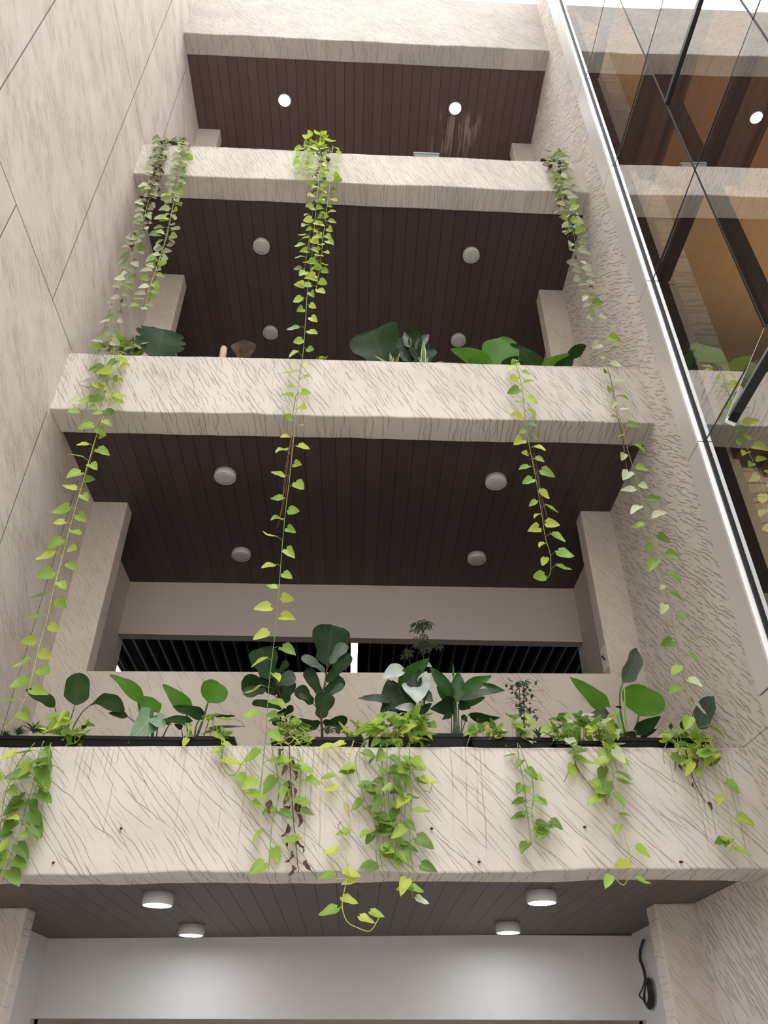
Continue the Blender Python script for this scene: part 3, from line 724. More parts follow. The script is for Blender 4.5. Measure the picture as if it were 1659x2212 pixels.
def bigleaves(root, specs, Y, stalkmat='stem_dark', leafname='leaf'):
    """specs: (base, tip, ratio, kind, mat, roll, depth of tip, arch, [stalk points])"""
    for sp_ in specs:
        (bu, bv), (tu, tv), ratio, kind, mat, roll, dy, arch, stalk = sp_
        yb = Y+(rnd.uniform(-0.03, 0.03)); base = at(bu, bv, Y=yb); tip = at(tu, tv, Y=yb+dy)
        ax = (tip-base).normalized(); view = (CAM-base).normalized(); n = (view-ax*view.dot(ax)).normalized()
        n = Matrix.Rotation(R(roll), 3, ax) @ n
        # lean the blade back towards the light where it faces the camera from below
        n = n if n.z > -0.95 else -n
        bm = new_leaf_bm()
        rr = ratio/max(0.35, abs(math.cos(R(roll))))
        leaf(bm, base, tip, rr, n, kind, rnd.uniform(0.05, 0.16), arch, 0.022, 0, rows=18)
        o = obj(leafname, bm, [M[mat]], root)
        if stalk:
            sb = bmesh.new(); w = stalk[0]
            pp = [base]+[at(u, v, Y=Y) for u, v in stalk[1:]]
            tube(sb, smooth_path(pp, 0.02), w*0.6, w, 6)
            obj('leaf_stalk', sb, M[stalkmat], o, True)
def rosette(name, label, u, v, Y, r, n, group, mat='rosette'):
    c = at(u, v, Y=Y); t = thing(name, label, 'plant', c-V((0, 0, 0.03)), group)
    bm = new_leaf_bm()
    for i in range(n):
        a = 2*math.pi*i/n*2.4; el = 0.25+0.9*(i/n)
        d_ = V((math.cos(a)*math.cos(el), math.sin(a)*math.cos(el), math.sin(el)))
        leaf(bm, c-V((0, 0, 0.03)), c-V((0, 0, 0.03))+d_*r*rnd.uniform(0.8, 1.15), 0.24, V((0, 0, 1))-d_*0.3, 'grass', 0.3, 0.12, 0.0, 0, rows=6)
    obj('foliage', bm, [M[mat]], t)

# ------------------------------------------------------------------ planters on the lowest beam
def topz(k, x): return ZT[k]+TL[k]*(x-3)
def planter(u0, u1, v, label, mat='pot', fill='soil', y0=0.05, y1=0.29, flare=0.025, k=0, group='black plastic planters on the lowest beam', h=None):
    a = at(u0, v, Y=y0); b = at(u1, v, Y=y0); x0, x1 = a.x, b.x; zb = topz(k, (x0+x1)/2)+0.008
    zt = max(zb+0.05, (a.z+b.z)/2) if h is None else zb+h
    t = thing('planter_box', label, 'planter', ((x0+x1)/2, (y0+y1)/2, zb), group)
    bm = bmesh.new(); f = flare
    def ring(e, z): return [bm.verts.new(p) for p in ((x0+e, y0+e, z), (x1-e, y0+e, z), (x1-e, y1-e, z), (x0+e, y1-e, z))]
    w = 0.012
    rs = [ring(f, zb), ring(0.008, zt-0.03), ring(0.0, zt-0.028), ring(0.0, zt), ring(w, zt), ring(w+0.004, zt-0.05)]
    bm.faces.new(rs[0][::-1])
    for p, q in zip(rs, rs[1:]):
        for i in range(4): bm.faces.new((p[i], p[(i+1) % 4], q[(i+1) % 4], q[i]))
    bm.faces.new(rs[-1])
    bmesh.ops.recalc_face_normals(bm, faces=bm.faces)
    bmesh.ops.bevel(bm, geom=[e for e in bm.edges if abs(e.verts[0].co.x-e.verts[1].co.x)+abs(e.verts[0].co.y-e.verts[1].co.y) < 0.04 and abs(e.verts[0].co.z-e.verts[1].co.z) > 0.01], offset=0.006, segments=2, affect='EDGES')
    obj('box', bm, M[mat], t)
    bm = bmesh.new(); n = 10; m = 4; g = [[bm.verts.new((x0+w+0.004+(x1-x0-2*w-0.008)*i/n, y0+w+0.004+(y1-y0-2*w-0.008)*j/m, zt-0.012+0.012*mnoise.noise(V((i*1.3, j*1.7, u0))))) for j in range(m+1)] for i in range(n+1)]
    for i in range(n):
        for j in range(m): bm.faces.new((g[i][j], g[i+1][j], g[i+1][j+1], g[i][j+1]))
    s = obj('soil' if fill == 'soil' else 'gravel', bm, M[fill], t)
    return t, zt
PB = {}
for key, u0, u1, v, lab, fill in (
    ('a', -70, 170, 1589, 'black planter box at the left end under the small dark rosettes', 'soil'),
    ('b', 174, 394, 1590, 'long black planter box under the large pale elephant ear leaf', 'soil'),
    ('c', 397, 507, 1590, 'black planter box with a slanted right end beside the bare gap', 'soil'),
    ('d', 585, 662, 1594, 'black planter box half hidden by tangled pothos stems', 'soil'),
    ('e', 664, 783, 1592, 'black planter box topped with pale gravel under the taller fiddle leaf fig', 'gravel'),
    ('f', 797, 912, 1592, 'black planter box behind the biggest lime pothos clump', 'soil'),
    ('g', 914, 1013, 1584, 'black planter box under the right hand peace lily', 'soil'),
    ('h', 1016, 1194, 1592, 'black planter box under the dark small leaved bush', 'soil'),
    ('i', 1197, 1322, 1600, 'low black planter box under the pothos right of the dark bush', 'soil'),
    ('j', 1332, 1446, 1593, 'black planter box under the round bright green elephant ear leaf', 'soil'),
    ('k', 1450, 1530, 1594, 'black planter box at the right end under the single upright leaf', 'soil')):
    PB[key] = planter(u0, u1, v, lab, 'pot', fill)[1]
ZS = 2.05
YP = 0.17

# ------------------------------------------------------------------ plants of the lowest beam
def plant(name, label, u, Y=YP, k=0, z=None, group=None, cat='plant'):
    x = at(u, 1590 if k == 0 else 780 if k == 1 else 310, Y=Y).x
    return thing(name, label, cat, (x, Y, z if z is not None else topz(k, x)+0.06), group)

for i, (u, v, r) in enumerate(((12, 1584, 0.07), (40, 1580, 0.08), (74, 1576, 0.10))):
    rosette('rosette_plant', ['small dark rosette plant at the left edge of the photo', 'small dark rosette plant second from the left edge', 'spiky dark rosette plant beside the lime pothos at left'][i], u, v, YP, r, 18, 'small rosette plants at the left end')
p = plant('bird_of_paradise', 'dark plant with one upright oval leaf and two drooping leaves at left', 140)
bigleaves(p, [((118, 1526), (56, 1489), .36, 'paddle', 'ear_dark', 38, -.10, .10, [.006, (124, 1552), (132, 1590)]),
              ((162, 1523), (171, 1453), .64, 'paddle', 'ear_dark', 8, .03, -.05, [.006, (152, 1556), (142, 1590)]),
              ((200, 1519), (268, 1540), .36, 'paddle', 'ear_dark', -40, -.08, .24, [.006, (175, 1542), (148, 1590)]),
              ((175, 1575), (192, 1556), .5, 'lance', 'ear_dark', 20, 0, .05, None)], YP+0.05)
p = plant('pothos', 'lime pothos clump at far left trailing a strand down the beam', 130)
clump(p, 75, 1545, 205, 1618, YP-0.06, ZS, 34, 'lime', 0.125)
strand(p, [(95, 1600), (85, 1625), (78, 1660), (70, 1700), (55, 1745), (45, 1790), (30, 1830), (15, 1870), (5, 1905)], -0.05, 'green', 0.14, 0.075, n_side=2)
strand(p, [(110, 1605), (100, 1640), (82, 1690), (65, 1740), (55, 1800)], -0.07, 'green', 0.12, 0.14)
strand(p, [(75, 1605), (45, 1640), (25, 1680), (10, 1720), (0, 1790), (-8, 1860)], -0.06, 'lime', 0.13, 0.09)
strand(p, [(110, 1610), (105, 1645), (120, 1655), (138, 1668)], -0.10, 'green', 0.12, 0.16)
p = plant('elephant_ear', 'elephant ear plant with a broad pale leaf drooping over its planter', 315)
bigleaves(p, [((300, 1511), (237, 1458), .40, 'ear', 'ear', 30, -.08, .12, [.012, (308, 1550), (318, 1592)]),
              ((330, 1539), (301, 1503), .85, 'ear', 'ear', 15, .05, .05, [.009, (331, 1565), (330, 1592)]),
              ((326, 1546), (276, 1606), .66, 'ear', 'ear_pale', -12, -.16, .10, [.008, (329, 1565), (328, 1592)]),
              ((277, 1548), (234, 1540), .40, 'lance', 'ear_dark', 20, -.05, .05, [.006, (300, 1570), (306, 1592)]),
              ((338, 1551), (356, 1576), .75, 'ear', 'ear_pale', -10, -.08, .05, [.006, (340, 1570), (338, 1592)]),
              ((368, 1562), (345, 1553), .6, 'ear', 'ear_dark', 25, .0, .05, [.007, (360, 1575), (352, 1592)])], YP+0.03)
p = plant('elephant_ear', 'elephant ear plant with a round dark leaf on a thick stalk at left', 425)
bigleaves(p, [((404, 1534), (351, 1478), .50, 'ear', 'ear', 15, -.06, .08, [.009, (404, 1560), (408, 1592)]),
              ((436, 1547), (372, 1526), .42, 'ear', 'ear_dark', 25, -.1, .08, [.008, (425, 1565), (420, 1592)]),
              ((449, 1518), (472, 1474), 1.05, 'round', 'ear', 5, .06, .03, [.012, (440, 1550), (425, 1592)]),
              ((410, 1562), (349, 1556), .38, 'ear', 'ear_dark', 30, -.08, .14, [.008, (410, 1575), (414, 1592)]),
              ((456, 1543), (509, 1546), .17, 'lance', 'ear_dark', 30, 0, .08, [.005, (450, 1560), (440, 1592)]),
              ((462, 1570), (531, 1569), .10, 'grass', 'sheen', 0, 0, .22, [.003, (452, 1592)]),
              ((392, 1572), (376, 1564), .7, 'ear', 'ear_dark', 0, -.03, .03, [.004, (395, 1592)])], YP+0.04)
p = plant('pothos', 'thin lime pothos hanging a looped stem at the slanted planter end', 470)
clump(p, 440, 1535, 500, 1612, YP-0.10, ZS, 13, 'lime', 0.11)
clump(p, 392, 1570, 425, 1612, YP-0.10, ZS, 4, 'lime', 0.10)
strand(p, [(478, 1600), (480, 1630), (479, 1650), (488, 1668), (503, 1676), (516, 1662), (522, 1648)], -0.06, 'yellow', 0.10, 0.3, 0, extra=[(497, 1645, 1.3, 1), (520, 1650, .8, 1), (466, 1622, 1.1, -1), (492, 1608, .9, 1)])
p = plant('fiddle_leaf_fig', 'shorter fiddle leaf fig with wide dark leaves left of centre', 615)
bigleaves(p, [((582, 1468), (564, 1399), .74, 'fiddle', 'fiddle', 8, .04, -.03, [.005, (592, 1480)]),
              ((580, 1483), (521, 1474), .72, 'fiddle', 'fiddle', -12, -.10, .10, [.005, (595, 1490)]),
              ((574, 1490), (524, 1490), .42, 'fiddle', 'sheen', -30, -.12, .10, None),
              ((598, 1476), (639, 1462), .72, 'fiddle', 'sheen', -20, -.06, .10, [.005, (600, 1492)]),
              ((611, 1520), (617, 1468), .78, 'fiddle', 'fiddle', 5, .04, -.02, [.005, (614, 1530)]),
              ((608, 1532), (544, 1519), .26, 'fiddle', 'fiddle', 40, -.06, .08, [.005, (614, 1542)]),
              ((596, 1544), (634, 1526), .40, 'fiddle', 'fiddle', 30, -.04, .10, None),
              ((602, 1454), (621, 1428), .45, 'fiddle', 'fiddle', 10, .02, 0, [.004, (600, 1480)]),
              ((592, 1502), (588, 1445), .80, 'fiddle', 'fiddle', 0, .06, 0, [.005, (606, 1512)]),
              ((614, 1568), (590, 1552), .8, 'fiddle', 'fiddle', 10, -.03, .04, None),
              ((624, 1572), (638, 1548), .6, 'fiddle', 'fiddle', 10, .02, .04, None)], YP+0.06, 'stem_brown')
sb = bmesh.new(); tube(sb, smooth_path([at(u, v, Y=YP+.06) for u, v in ((622, 1594), (620, 1566), (613, 1530), (604, 1500), (596, 1478), (590, 1460))], .03), .009, .005, 8); obj('stem', sb, M['stem_brown'], p, True)
p = plant('fiddle_leaf_fig', 'tallest fiddle leaf fig with a big notched top leaf near the tube light', 695)
bigleaves(p, [((706, 1438), (718, 1350), .78, 'fiddle', 'fiddle', 4, .06, -.03, [.005, (705, 1455)]),
              ((713, 1434), (747, 1390), .44, 'fiddle', 'sheen', -15, .02, .04, [.005, (706, 1450)]),
              ((706, 1474), (756, 1412), .38, 'fiddle', 'fiddle', -10, .02, .04, [.005, (703, 1480)]),
              ((702, 1451), (651, 1418), .34, 'fiddle', 'sheen', 25, -.06, .10, [.005, (705, 1460)]),
              ((695, 1504), (662, 1444), .38, 'fiddle', 'fiddle', 10, .02, -.04, [.005, (698, 1510)]),
              ((702, 1498), (740, 1464), .62, 'fiddle', 'fiddle', 0, .03, .03, [.005, (698, 1505)]),
              ((710, 1502), (742, 1478), .4, 'fiddle', 'sheen', 0, -.04, .03, None),
              ((676, 1520), (641, 1485), .62, 'fiddle', 'fiddle', 8, -.03, .05, [.005, (692, 1535)]),
              ((668, 1512), (646, 1500), .36, 'fiddle', 'sheen', 10, -.08, .06, None),
              ((692, 1552), (705, 1497), .78, 'fiddle', 'fiddle', 0, -.02, -.02, [.005, (694, 1560)]),
              ((692, 1561), (634, 1562), .42, 'fiddle', 'fiddle', -20, -.06, .14, [.005, (694, 1570)]),
              ((688, 1570), (642, 1572), .28, 'fiddle', 'sheen', -20, -.10, .10, None),
              ((698, 1560), (751, 1552), .44, 'fiddle', 'fiddle', 25, -.04, .14, [.005, (695, 1572)])], YP+0.04, 'stem_brown')
sb = bmesh.new(); tube(sb, smooth_path([at(u, v, Y=YP+.04) for u, v in ((696, 1594), (695, 1560), (692, 1535), (698, 1495), (704, 1462), (707, 1436))], .03), .010, .005, 8); obj('stem', sb, M['stem_brown'], p, True)
for i, (u, v, r) in enumerate(((708, 1578, 0.09), (731, 1578, 0.09), (752, 1584, 0.06), (781, 1576, 0.07))):
    rosette('rosette_plant', ['spiky green rosette right beside the fig trunk in pale gravel', 'spiky green rosette in the middle of the gravel planter', 'tiny rosette near the right end of the gravel planter', 'dark rosette behind the lime pothos right of the gravel planter'][i], u, v, YP, r, 16, 'small rosette plants beside the taller fig')
p = plant('pothos', 'pothos with a tangle of bare lime stems and dry strands left of centre', 625)
clump(p, 585, 1560, 675, 1612, YP-0.06, ZS, 24, 'mixed', 0.115)
clump(p, 583, 1540, 645, 1565, YP-0.08, ZS, 5, 'lime', 0.115)
curls(p, [[(595, 1585), (610, 1600), (630, 1590), (650, 1605), (665, 1596), (660, 1580), (645, 1590)], [(600, 1600), (620, 1580), (640, 1598), (668, 1585)],
          [(655, 1578), (663, 1586), (655, 1596), (664, 1606), (672, 1615)], [(590, 1610), (612, 1604), (632, 1612), (650, 1600)], [(605, 1592), (625, 1606), (645, 1588), (668, 1600)],
          [(640, 1600), (655, 1612), (668, 1604), (662, 1590)], [(580, 1608), (596, 1600), (612, 1614)]], YP-0.13)
strand(p, [(587, 1612), (592, 1640), (598, 1662), (603, 1698), (601, 1727), (590, 1763), (585, 1806), (583, 1842), (580, 1879)], -0.05, 'green', 0.115, 0.10, dryrate=.1)
strand(p, [(610, 1612), (612, 1650), (606, 1690), (600, 1725), (596, 1760)], -0.06, 'green', 0.12, 0.12)
strand(p, [(625, 1610), (627, 1662), (630, 1716), (634, 1770), (639, 1824), (645, 1886)], -0.04, 'dry', 0.10, 0.05, stemmat='stem_brown', dryrate=1.0)
strand(p, [(640, 1612), (650, 1640), (648, 1690), (644, 1740), (632, 1790)], -0.05, 'green', 0.12, 0.12, dryrate=.2, extra=[(658, 1660, 1.4, 1), (655, 1732, 1.2, 1), (628, 1814, 1.1, -1)])
p = plant('pothos', 'pothos with the longest strand, ending in a lime hook below the beam', 770)
clump(p, 738, 1555, 800, 1612, YP-0.08, ZS, 12, 'lime', 0.125)
strand(p, [(764, 1600), (758, 1622), (753, 1654), (750, 1698), (750, 1727), (755, 1767), (755, 1806), (746, 1832), (750, 1864), (750, 1897), (744, 1922), (739, 1958), (750, 1991), (775, 2005), (800, 2011), (818, 1984)], lambda i: -0.06-0.004*i, 'yellow', 0.12, 9.0, sr=0.004, stemmat='stem_lime',
       extra=[(750, 1658, 1.1, -1), (706, 1678, .9, -1), (713, 1704, 1.0, -1), (739, 1799, .9, -1), (713, 1839, 1.0, -1), (704, 1893, 1.0, -1), (762, 1887, 1.1, 1), (708, 1969, 1.15, -1), (757, 1945, 1.0, 1), (793, 1986, .9, 1), (816, 1975, .9, 1), (752, 1905, .9, -1), (700, 1614, 1.1, -1), (728, 1608, 1.0, -1)])
bm = new_leaf_bm(); leaf(bm, at(747, 1738, Y=-.08), at(753, 1766, Y=-.09), .45, V((0, -1, .2)), 'heart', .4, .1, .02, 0); q = obj('dry_leaf', bm, [M['tan']], p); q['label'] = 'tan withered leaf'
curls(p, [[(750, 1905), (770, 1916), (782, 1922)], [(738, 1775), (730, 1784), (738, 1798), (752, 1804)]], -0.08, .0025, 'root', 'aerial_root')
# peace lilies, umbrella tree
p = plant('peace_lily', 'peace lily with glossy leaves with painted white sheen in the middle', 905)
bigleaves(p, [((860, 1485), (927, 1422), .46, 'lance', 'lily', 12, -.02, -.06, [.005, (880, 1530), (903, 1590)]),
              ((918, 1432), (934, 1440), .5, 'lance', 'lily_sheen', 0, -.05, .1, None),
              ((872, 1443), (824, 1466), .55, 'lance', 'lily_sheen', 20, -.08, .12, [.004, (885, 1500), (900, 1590)]),
              ((858, 1540), (838, 1467), .72, 'lance', 'lily_dark', 0, .03, 0, [.005, (880, 1565), (900, 1590)]),
              ((876, 1535), (846, 1470), .60, 'lance', 'lily_dark', 0, .06, 0, [.005, (890, 1565), (902, 1590)]),
              ((846, 1515), (771, 1509), .24, 'lance', 'sheen', 20, -.12, .14, [.004, (875, 1550), (900, 1590)]),
              ((896, 1488), (893, 1442), .60, 'paddle', 'lily_dark', 0, .04, 0, [.004, (898, 1540), (903, 1590)]),
              ((914, 1484), (921, 1450), .95, 'lance', 'lily_sheen', 0, -.02, .05, [.004, (910, 1540), (905, 1590)]),
              ((900, 1482), (903, 1520), 1.10, 'ear', 'lily_sheen', 0, -.12, .08, [.004, (910, 1530), (906, 1590)]),
              ((917, 1498), (936, 1516), .70, 'lance', 'sheen', 0, -.08, .08, [.004, (912, 1540), (907, 1590)]),
              ((896, 1525), (868, 1472), .62, 'lance', 'lily_dark', 0, .05, 0, [.004, (900, 1560), (904, 1590)]),
              ((900, 1535), (852, 1529), .40, 'lance', 'lily_sheen', 25, -.1, .14, [.004, (905, 1560), (905, 1590)]),
              ((840, 1520), (821, 1541), .6, 'lance', 'lily_dark', 0, -.06, .1, None),
              ((905, 1542), (933, 1518), .48, 'lance', 'lily_dark', 0, 0, .05, [.004, (907, 1590)]),
              ((880, 1548), (856, 1512), .6, 'lance', 'lily_dark', 0, .05, 0, [.004, (896, 1590)])], YP+0.03, 'stem_dark')
p = plant('peace_lily', 'peace lily fanning dark leaves from a bundle of stalks right of centre', 985)
bigleaves(p, [((978, 1505), (928, 1440), .38, 'lance', 'lily', 10, -.02, .06, [.006, (982, 1540), (980, 1588)]),
              ((987, 1518), (991, 1450), .48, 'lance', 'lily', 0, .06, -.02, [.006, (986, 1550), (986, 1588)]),
              ((996, 1496), (1062, 1460), .40, 'lance', 'lily', -15, -.02, .08, [.006, (990, 1540), (990, 1588)]),
              ((992, 1512), (1091, 1492), .20, 'lance', 'sheen', -15, -.10, .22, [.005, (990, 1550), (988, 1588)]),
              ((1040, 1478), (1091, 1492), .24, 'lance', 'lily', -10, -.03, .10, None),
              ((992, 1517), (1049, 1506), .44, 'lance', 'lily', 15, -.05, .10, [.006, (990, 1550), (992, 1588)]),
              ((984, 1519), (929, 1532), .62, 'lance', 'lily_dark', -10, -.10, .12, [.006, (984, 1550), (978, 1588)]),
              ((978, 1514), (943, 1482), .60, 'lance', 'lily', 0, .02, .02, [.006, (980, 1550), (982, 1588)]),
              ((990, 1521), (1017, 1530), .70, 'lance', 'lily_dark', 0, -.06, .08, [.005, (990, 1555), (994, 1588)]),
              ((1012, 1543), (1080, 1550), .34, 'lance', 'lily_dark', 20, -.06, .20, [.005, (1004, 1562), (996, 1588)]),
              ((979, 1465), (979, 1432), .16, 'lance', 'lily', 0, 0, 0, [.003, (982, 1540), (984, 1588)]),
              ((998, 1545), (1010, 1560), .5, 'lance', 'lily_dark', 0, -.05, .05, [.005, (996, 1588)]),
              ((975, 1540), (955, 1555), .5, 'lance', 'lily_dark', 0, -.05, .08, [.005, (976, 1588)])], YP+0.03, 'stem_dark')
p = plant('umbrella_tree', 'slender umbrella tree rising behind the whitish peace lily', 915)
sb = bmesh.new()
tube(sb, smooth_path([at(u, v, Y=YP+.09) for u, v in ((916, 1594), (917, 1530), (916, 1450), (914, 1400), (911, 1350))], .03), .006, .0035, 7)
tube(sb, smooth_path([at(u, v, Y=YP+.09) for u, v in ((910, 1594), (905, 1500), (890, 1450), (882, 1412))], .03), .005, .003, 6)
obj('stem', sb, M['stem_brown'], p, True)
bm = new_leaf_bm()
for (u, v, n, r) in ((911, 1348, 6, .11), (913, 1375, 3, .08), (917, 1392, 6, .12), (925, 1405, 3, .09), (882, 1412, 5, .09), (938, 1398, 3, .09), (900, 1360, 3, .09), (925, 1352, 3, .09)):
    c = at(u, v, Y=YP+.09)
    for j in range(n):
        a = rnd.uniform(0, 6.28); d0 = V((math.cos(a), math.sin(a), rnd.uniform(-.1, .4)))*r*0.55
        hub = c+d0*0.8
        for q in range(6):
            b = 2*math.pi*q/6+rnd.uniform(-.2, .2); dd = V((math.cos(b), math.sin(b), -rnd.uniform(.25, .7))).normalized()
            leaf(bm, hub+dd*.006, hub+dd*r*rnd.uniform(.5, .75), .38, V((0, 0, 1)), 'lance', .15, .06, .02, 0, rows=5)
obj('foliage', bm, [M['umbrella']], p)
p = plant('pothos', 'biggest lime pothos clump, its green strands curtaining the beam at the middle', 860)
clump(p, 788, 1545, 948, 1618, YP-0.06, ZS, 62, 'lime', 0.12)
clump(p, 860, 1530, 935, 1600, YP-0.10, ZS, 22, 'mixed', 0.13)
strand(p, [(790, 1600), (772, 1625), (768, 1647), (777, 1691), (789, 1730), (807, 1770), (815, 1806), (822, 1853), (829, 1882), (845, 1895)], -0.05, 'green', 0.12, 0.12, extra=[(803, 1702, 1.5, 1), (842, 1840, 1.1, 1)])
strand(p, [(836, 1605), (836, 1662), (835, 1709), (836, 1752), (836, 1785), (844, 1814), (853, 1843)], -0.06, 'green', 0.115, 0.055)
strand(p, [(862, 1605), (862, 1680), (867, 1734), (865, 1781), (856, 1821), (847, 1850)], -0.05, 'green', 0.115, 0.08, extra=[(850, 1850, 1.2, 1), (838, 1790, 1.3, 1)])
strand(p, [(822, 1608), (826, 1660), (828, 1720), (818, 1780), (812, 1840), (818, 1875)], -0.04, 'green', 0.11, 0.09)
strand(p, [(885, 1605), (885, 1662), (889, 1709), (887, 1752), (885, 1799), (887, 1843), (891, 1879), (889, 1911), (892, 1940)], -0.07, 'lime', 0.12, 0.095, extra=[(872, 1916, 1.0, -1), (901, 1921, .9, 1), (898, 1657, 1.3, 1)])
strand(p, [(890, 1665), (905, 1695), (918, 1709), (929, 1712), (934, 1691)], -0.07, 'yellow', 0.09, 0.4, extra=[(928, 1686, 1.5, 1)])
curls(p, [[(845, 1640), (838, 1700), (842, 1780), (835, 1850)], [(855, 1640), (850, 1720), (858, 1800), (862, 1860)], [(870, 1650), (876, 1720), (870, 1800)], [(826, 1680), (832, 1760), (826, 1830)]], -0.03, .002, 'root', 'aerial_root')
p = plant('pothos', 'pothos under the dark bush with two thin strands and a curled tip', 1110)
clump(p, 1008, 1560, 1090, 1600, YP-0.05, ZS, 20, 'lime', 0.10)
clump(p, 1075, 1540, 1160, 1620, YP-0.06, ZS, 26, 'mixed', 0.12)
strand(p, [(1118, 1605), (1120, 1630), (1125, 1662), (1133, 1699), (1136, 1735), (1142, 1779), (1147, 1823)], -0.05, 'green', 0.11, 0.10)
strand(p, [(1122, 1610), (1129, 1629), (1147, 1673), (1153, 1717), (1149, 1754), (1156, 1790), (1171, 1812), (1186, 1790), (1182, 1779)], -0.06, 'green', 0.11, 0.10, extra=[(1118, 1732, 1.1, -1), (1116, 1765, 1.0, -1), (1178, 1782, 1.2, 1)])
p = plant('small_leaved_bush', 'narrow dark bush of tiny leaves in a column right of centre', 1127)
sb = bmesh.new(); bm = new_leaf_bm()
for (a, b) in (((1124, 1594), (1121, 1478)), ((1131, 1594), (1130, 1475))):
    tube(sb, [at(*a, Y=YP+.06), at((a[0]+b[0])/2+2, (a[1]+b[1])/2, Y=YP+.06), at(*b, Y=YP+.06)], .005, .003, 6)
for i in range(150):
    if i < 45: u = 1127+rnd.gauss(0, 17); v = 1478+rnd.gauss(0, 6)
    else: u = 1128+rnd.gauss(0, 9); v = rnd.uniform(1488, 1580)
    if 55 < i < 64: u = 1127+rnd.uniform(15, 36); v = rnd.choice((1505, 1536, 1552))+rnd.uniform(-3, 3)
    c = at(u, v, Y=YP+.06+rnd.uniform(-.06, .06)); d_ = u3(); d_.z -= .3; d_.normalize()
    leaf(bm, c-d_*.018, c+d_*.022, .72, V((rnd.uniform(-.5, .5), -.6, .6)), 'heart', .15, 0, .02, 0, rows=4)
for i in range(9):
    u0 = 1127+rnd.uniform(-6, 6); v0 = rnd.uniform(1480, 1555); s_ = rnd.choice((-1, 1, 1))
    tube(sb, smooth_path([at(u0, v0, Y=YP+.06), at(u0+s_*14, v0-6, Y=YP+.05), at(u0+s_*rnd.uniform(24, 42), v0-rnd.uniform(-4, 6), Y=YP+.04)], .02), .002, .001, 4)
obj('foliage', bm, [M['bush']], p); obj('stem', sb, M['stem_brown'], p, True)
rosette('rosette_plant', 'pale little rosette plant just right of the dark bush', 1163, 1585, YP, .08, 16, None)
p = plant('pothos', 'wide pothos clump trailing a long strand to a hooked lime tip at right', 1255)
clump(p, 1178, 1540, 1300, 1612, YP-0.05, ZS, 44, 'mixed', 0.12)
clump(p, 1265, 1545, 1345, 1640, YP-0.12, ZS, 26, 'lime', 0.13)
strand(p, [(1235, 1605), (1241, 1625), (1245, 1655), (1270, 1691), (1289, 1713)], -0.06, 'lime', 0.13, 0.16, stemmat='root', extra=[(1243, 1622, 1.2, -1), (1262, 1643, 1.2, 1)])
strand(p, [(1300, 1600), (1307, 1618), (1311, 1655), (1318, 1688), (1314, 1713), (1322, 1739), (1340, 1779), (1351, 1812), (1362, 1853), (1362, 1882), (1347, 1912), (1325, 1893)], -0.06, 'lime', 0.12, 0.105, stemmat='stem_lime')
strand(p, [(1310, 1605), (1320, 1640), (1325, 1680), (1318, 1710), (1308, 1735)], -0.08, 'mixed', 0.13, 0.075, dryrate=.12)
curls(p, [[(1242, 1650), (1230, 1665), (1219, 1688)], [(1244, 1655), (1252, 1672), (1262, 1684)], [(1292, 1680), (1305, 1715), (1311, 1740)]], -0.05, .003, 'root', 'aerial_root')
p = plant('elephant_ear', 'elephant ear plant with a round bright leaf and tall rolled leaf at right', 1355)
bigleaves(p, [((1306, 1527), (1230, 1462), .44, 'ear', 'ear', 12, -.04, .08, [.009, (1322, 1555), (1345, 1594)]),
              ((1380, 1546), (1396, 1484), 1.05, 'round', 'ear', 4, .08, .02, [.010, (1374, 1572), (1372, 1594)]),
              ((1346, 1473), (1377, 1402), .36, 'paddle', 'sheen', 35, .02, .06, [.008, (1339, 1500), (1341, 1540), (1352, 1594)]),
              ((1376, 1578), (1427, 1547), .52, 'ear', 'ear_dark', 15, -.04, .10, [.008, (1372, 1594)]),
              ((1372, 1590), (1343, 1586), .5, 'ear', 'ear_dark', 20, -.05, .08, None),
              ((1385, 1588), (1420, 1574), .45, 'ear', 'ear_dark', 10, -.05, .08, None),
              ((1314, 1546), (1265, 1549), .42, 'ear', 'sheen', 35, -.06, .10, [.006, (1328, 1560), (1346, 1594)]),
              ((1342, 1528), (1328, 1526), .5, 'ear', 'ear_dark', 0, 0, 0, None)], YP+0.05)
sb = bmesh.new()
for pix, r_ in (([(1349, 1488), (1351, 1540), (1354, 1594)], .007), ([(1331, 1536), (1338, 1560), (1346, 1594)], .009), ([(1335, 1535), (1341, 1560), (1348, 1594)], .007)):
    tube(sb, smooth_path([at(u, v, Y=YP+.05) for u, v in pix], .03), r_, r_*1.2, 7)
obj('cut_stem', sb, M['stem_green'], p, True)
p = plant('banana_plant', 'single upright dark green leaf by the right wall', 1505)
bigleaves(p, [((1508, 1572), (1540, 1504), .40, 'paddle', 'sheen', 18, .05, -.12, [.007, (1500, 1582), (1494, 1594)]),
              ((1470, 1572), (1488, 1560), .8, 'round', 'ear_dark', 0, 0, 0, [.004, (1475, 1594)]),
              ((1448, 1575), (1450, 1562), .7, 'lance', 'ear_dark', 0, 0, 0, [.004, (1455, 1594)])], YP+0.04)
p = plant('pothos', 'pothos at the right end with a strand ending in a yellow ring', 1490)
clump(p, 1425, 1568, 1530, 1625, YP-0.08, ZS, 26, 'lime', 0.115)
clump(p, 1470, 1600, 1548, 1672, -0.05, 1.95, 18, 'lime', 0.12)
strand(p, [(1440, 1605), (1432, 1630), (1436, 1650)], -0.05, 'green', 0.13, 0.12)
strand(p, [(1524, 1605), (1535, 1635), (1542, 1655), (1553, 1691), (1564, 1717), (1575, 1750), (1582, 1790), (1586, 1820), (1570, 1842), (1553, 1823)], -0.05, 'lime', 0.11, 0.13, stemmat='stem_lime', extra=[(1556, 1818, 1.1, -1), (1574, 1815, .9, 1)])
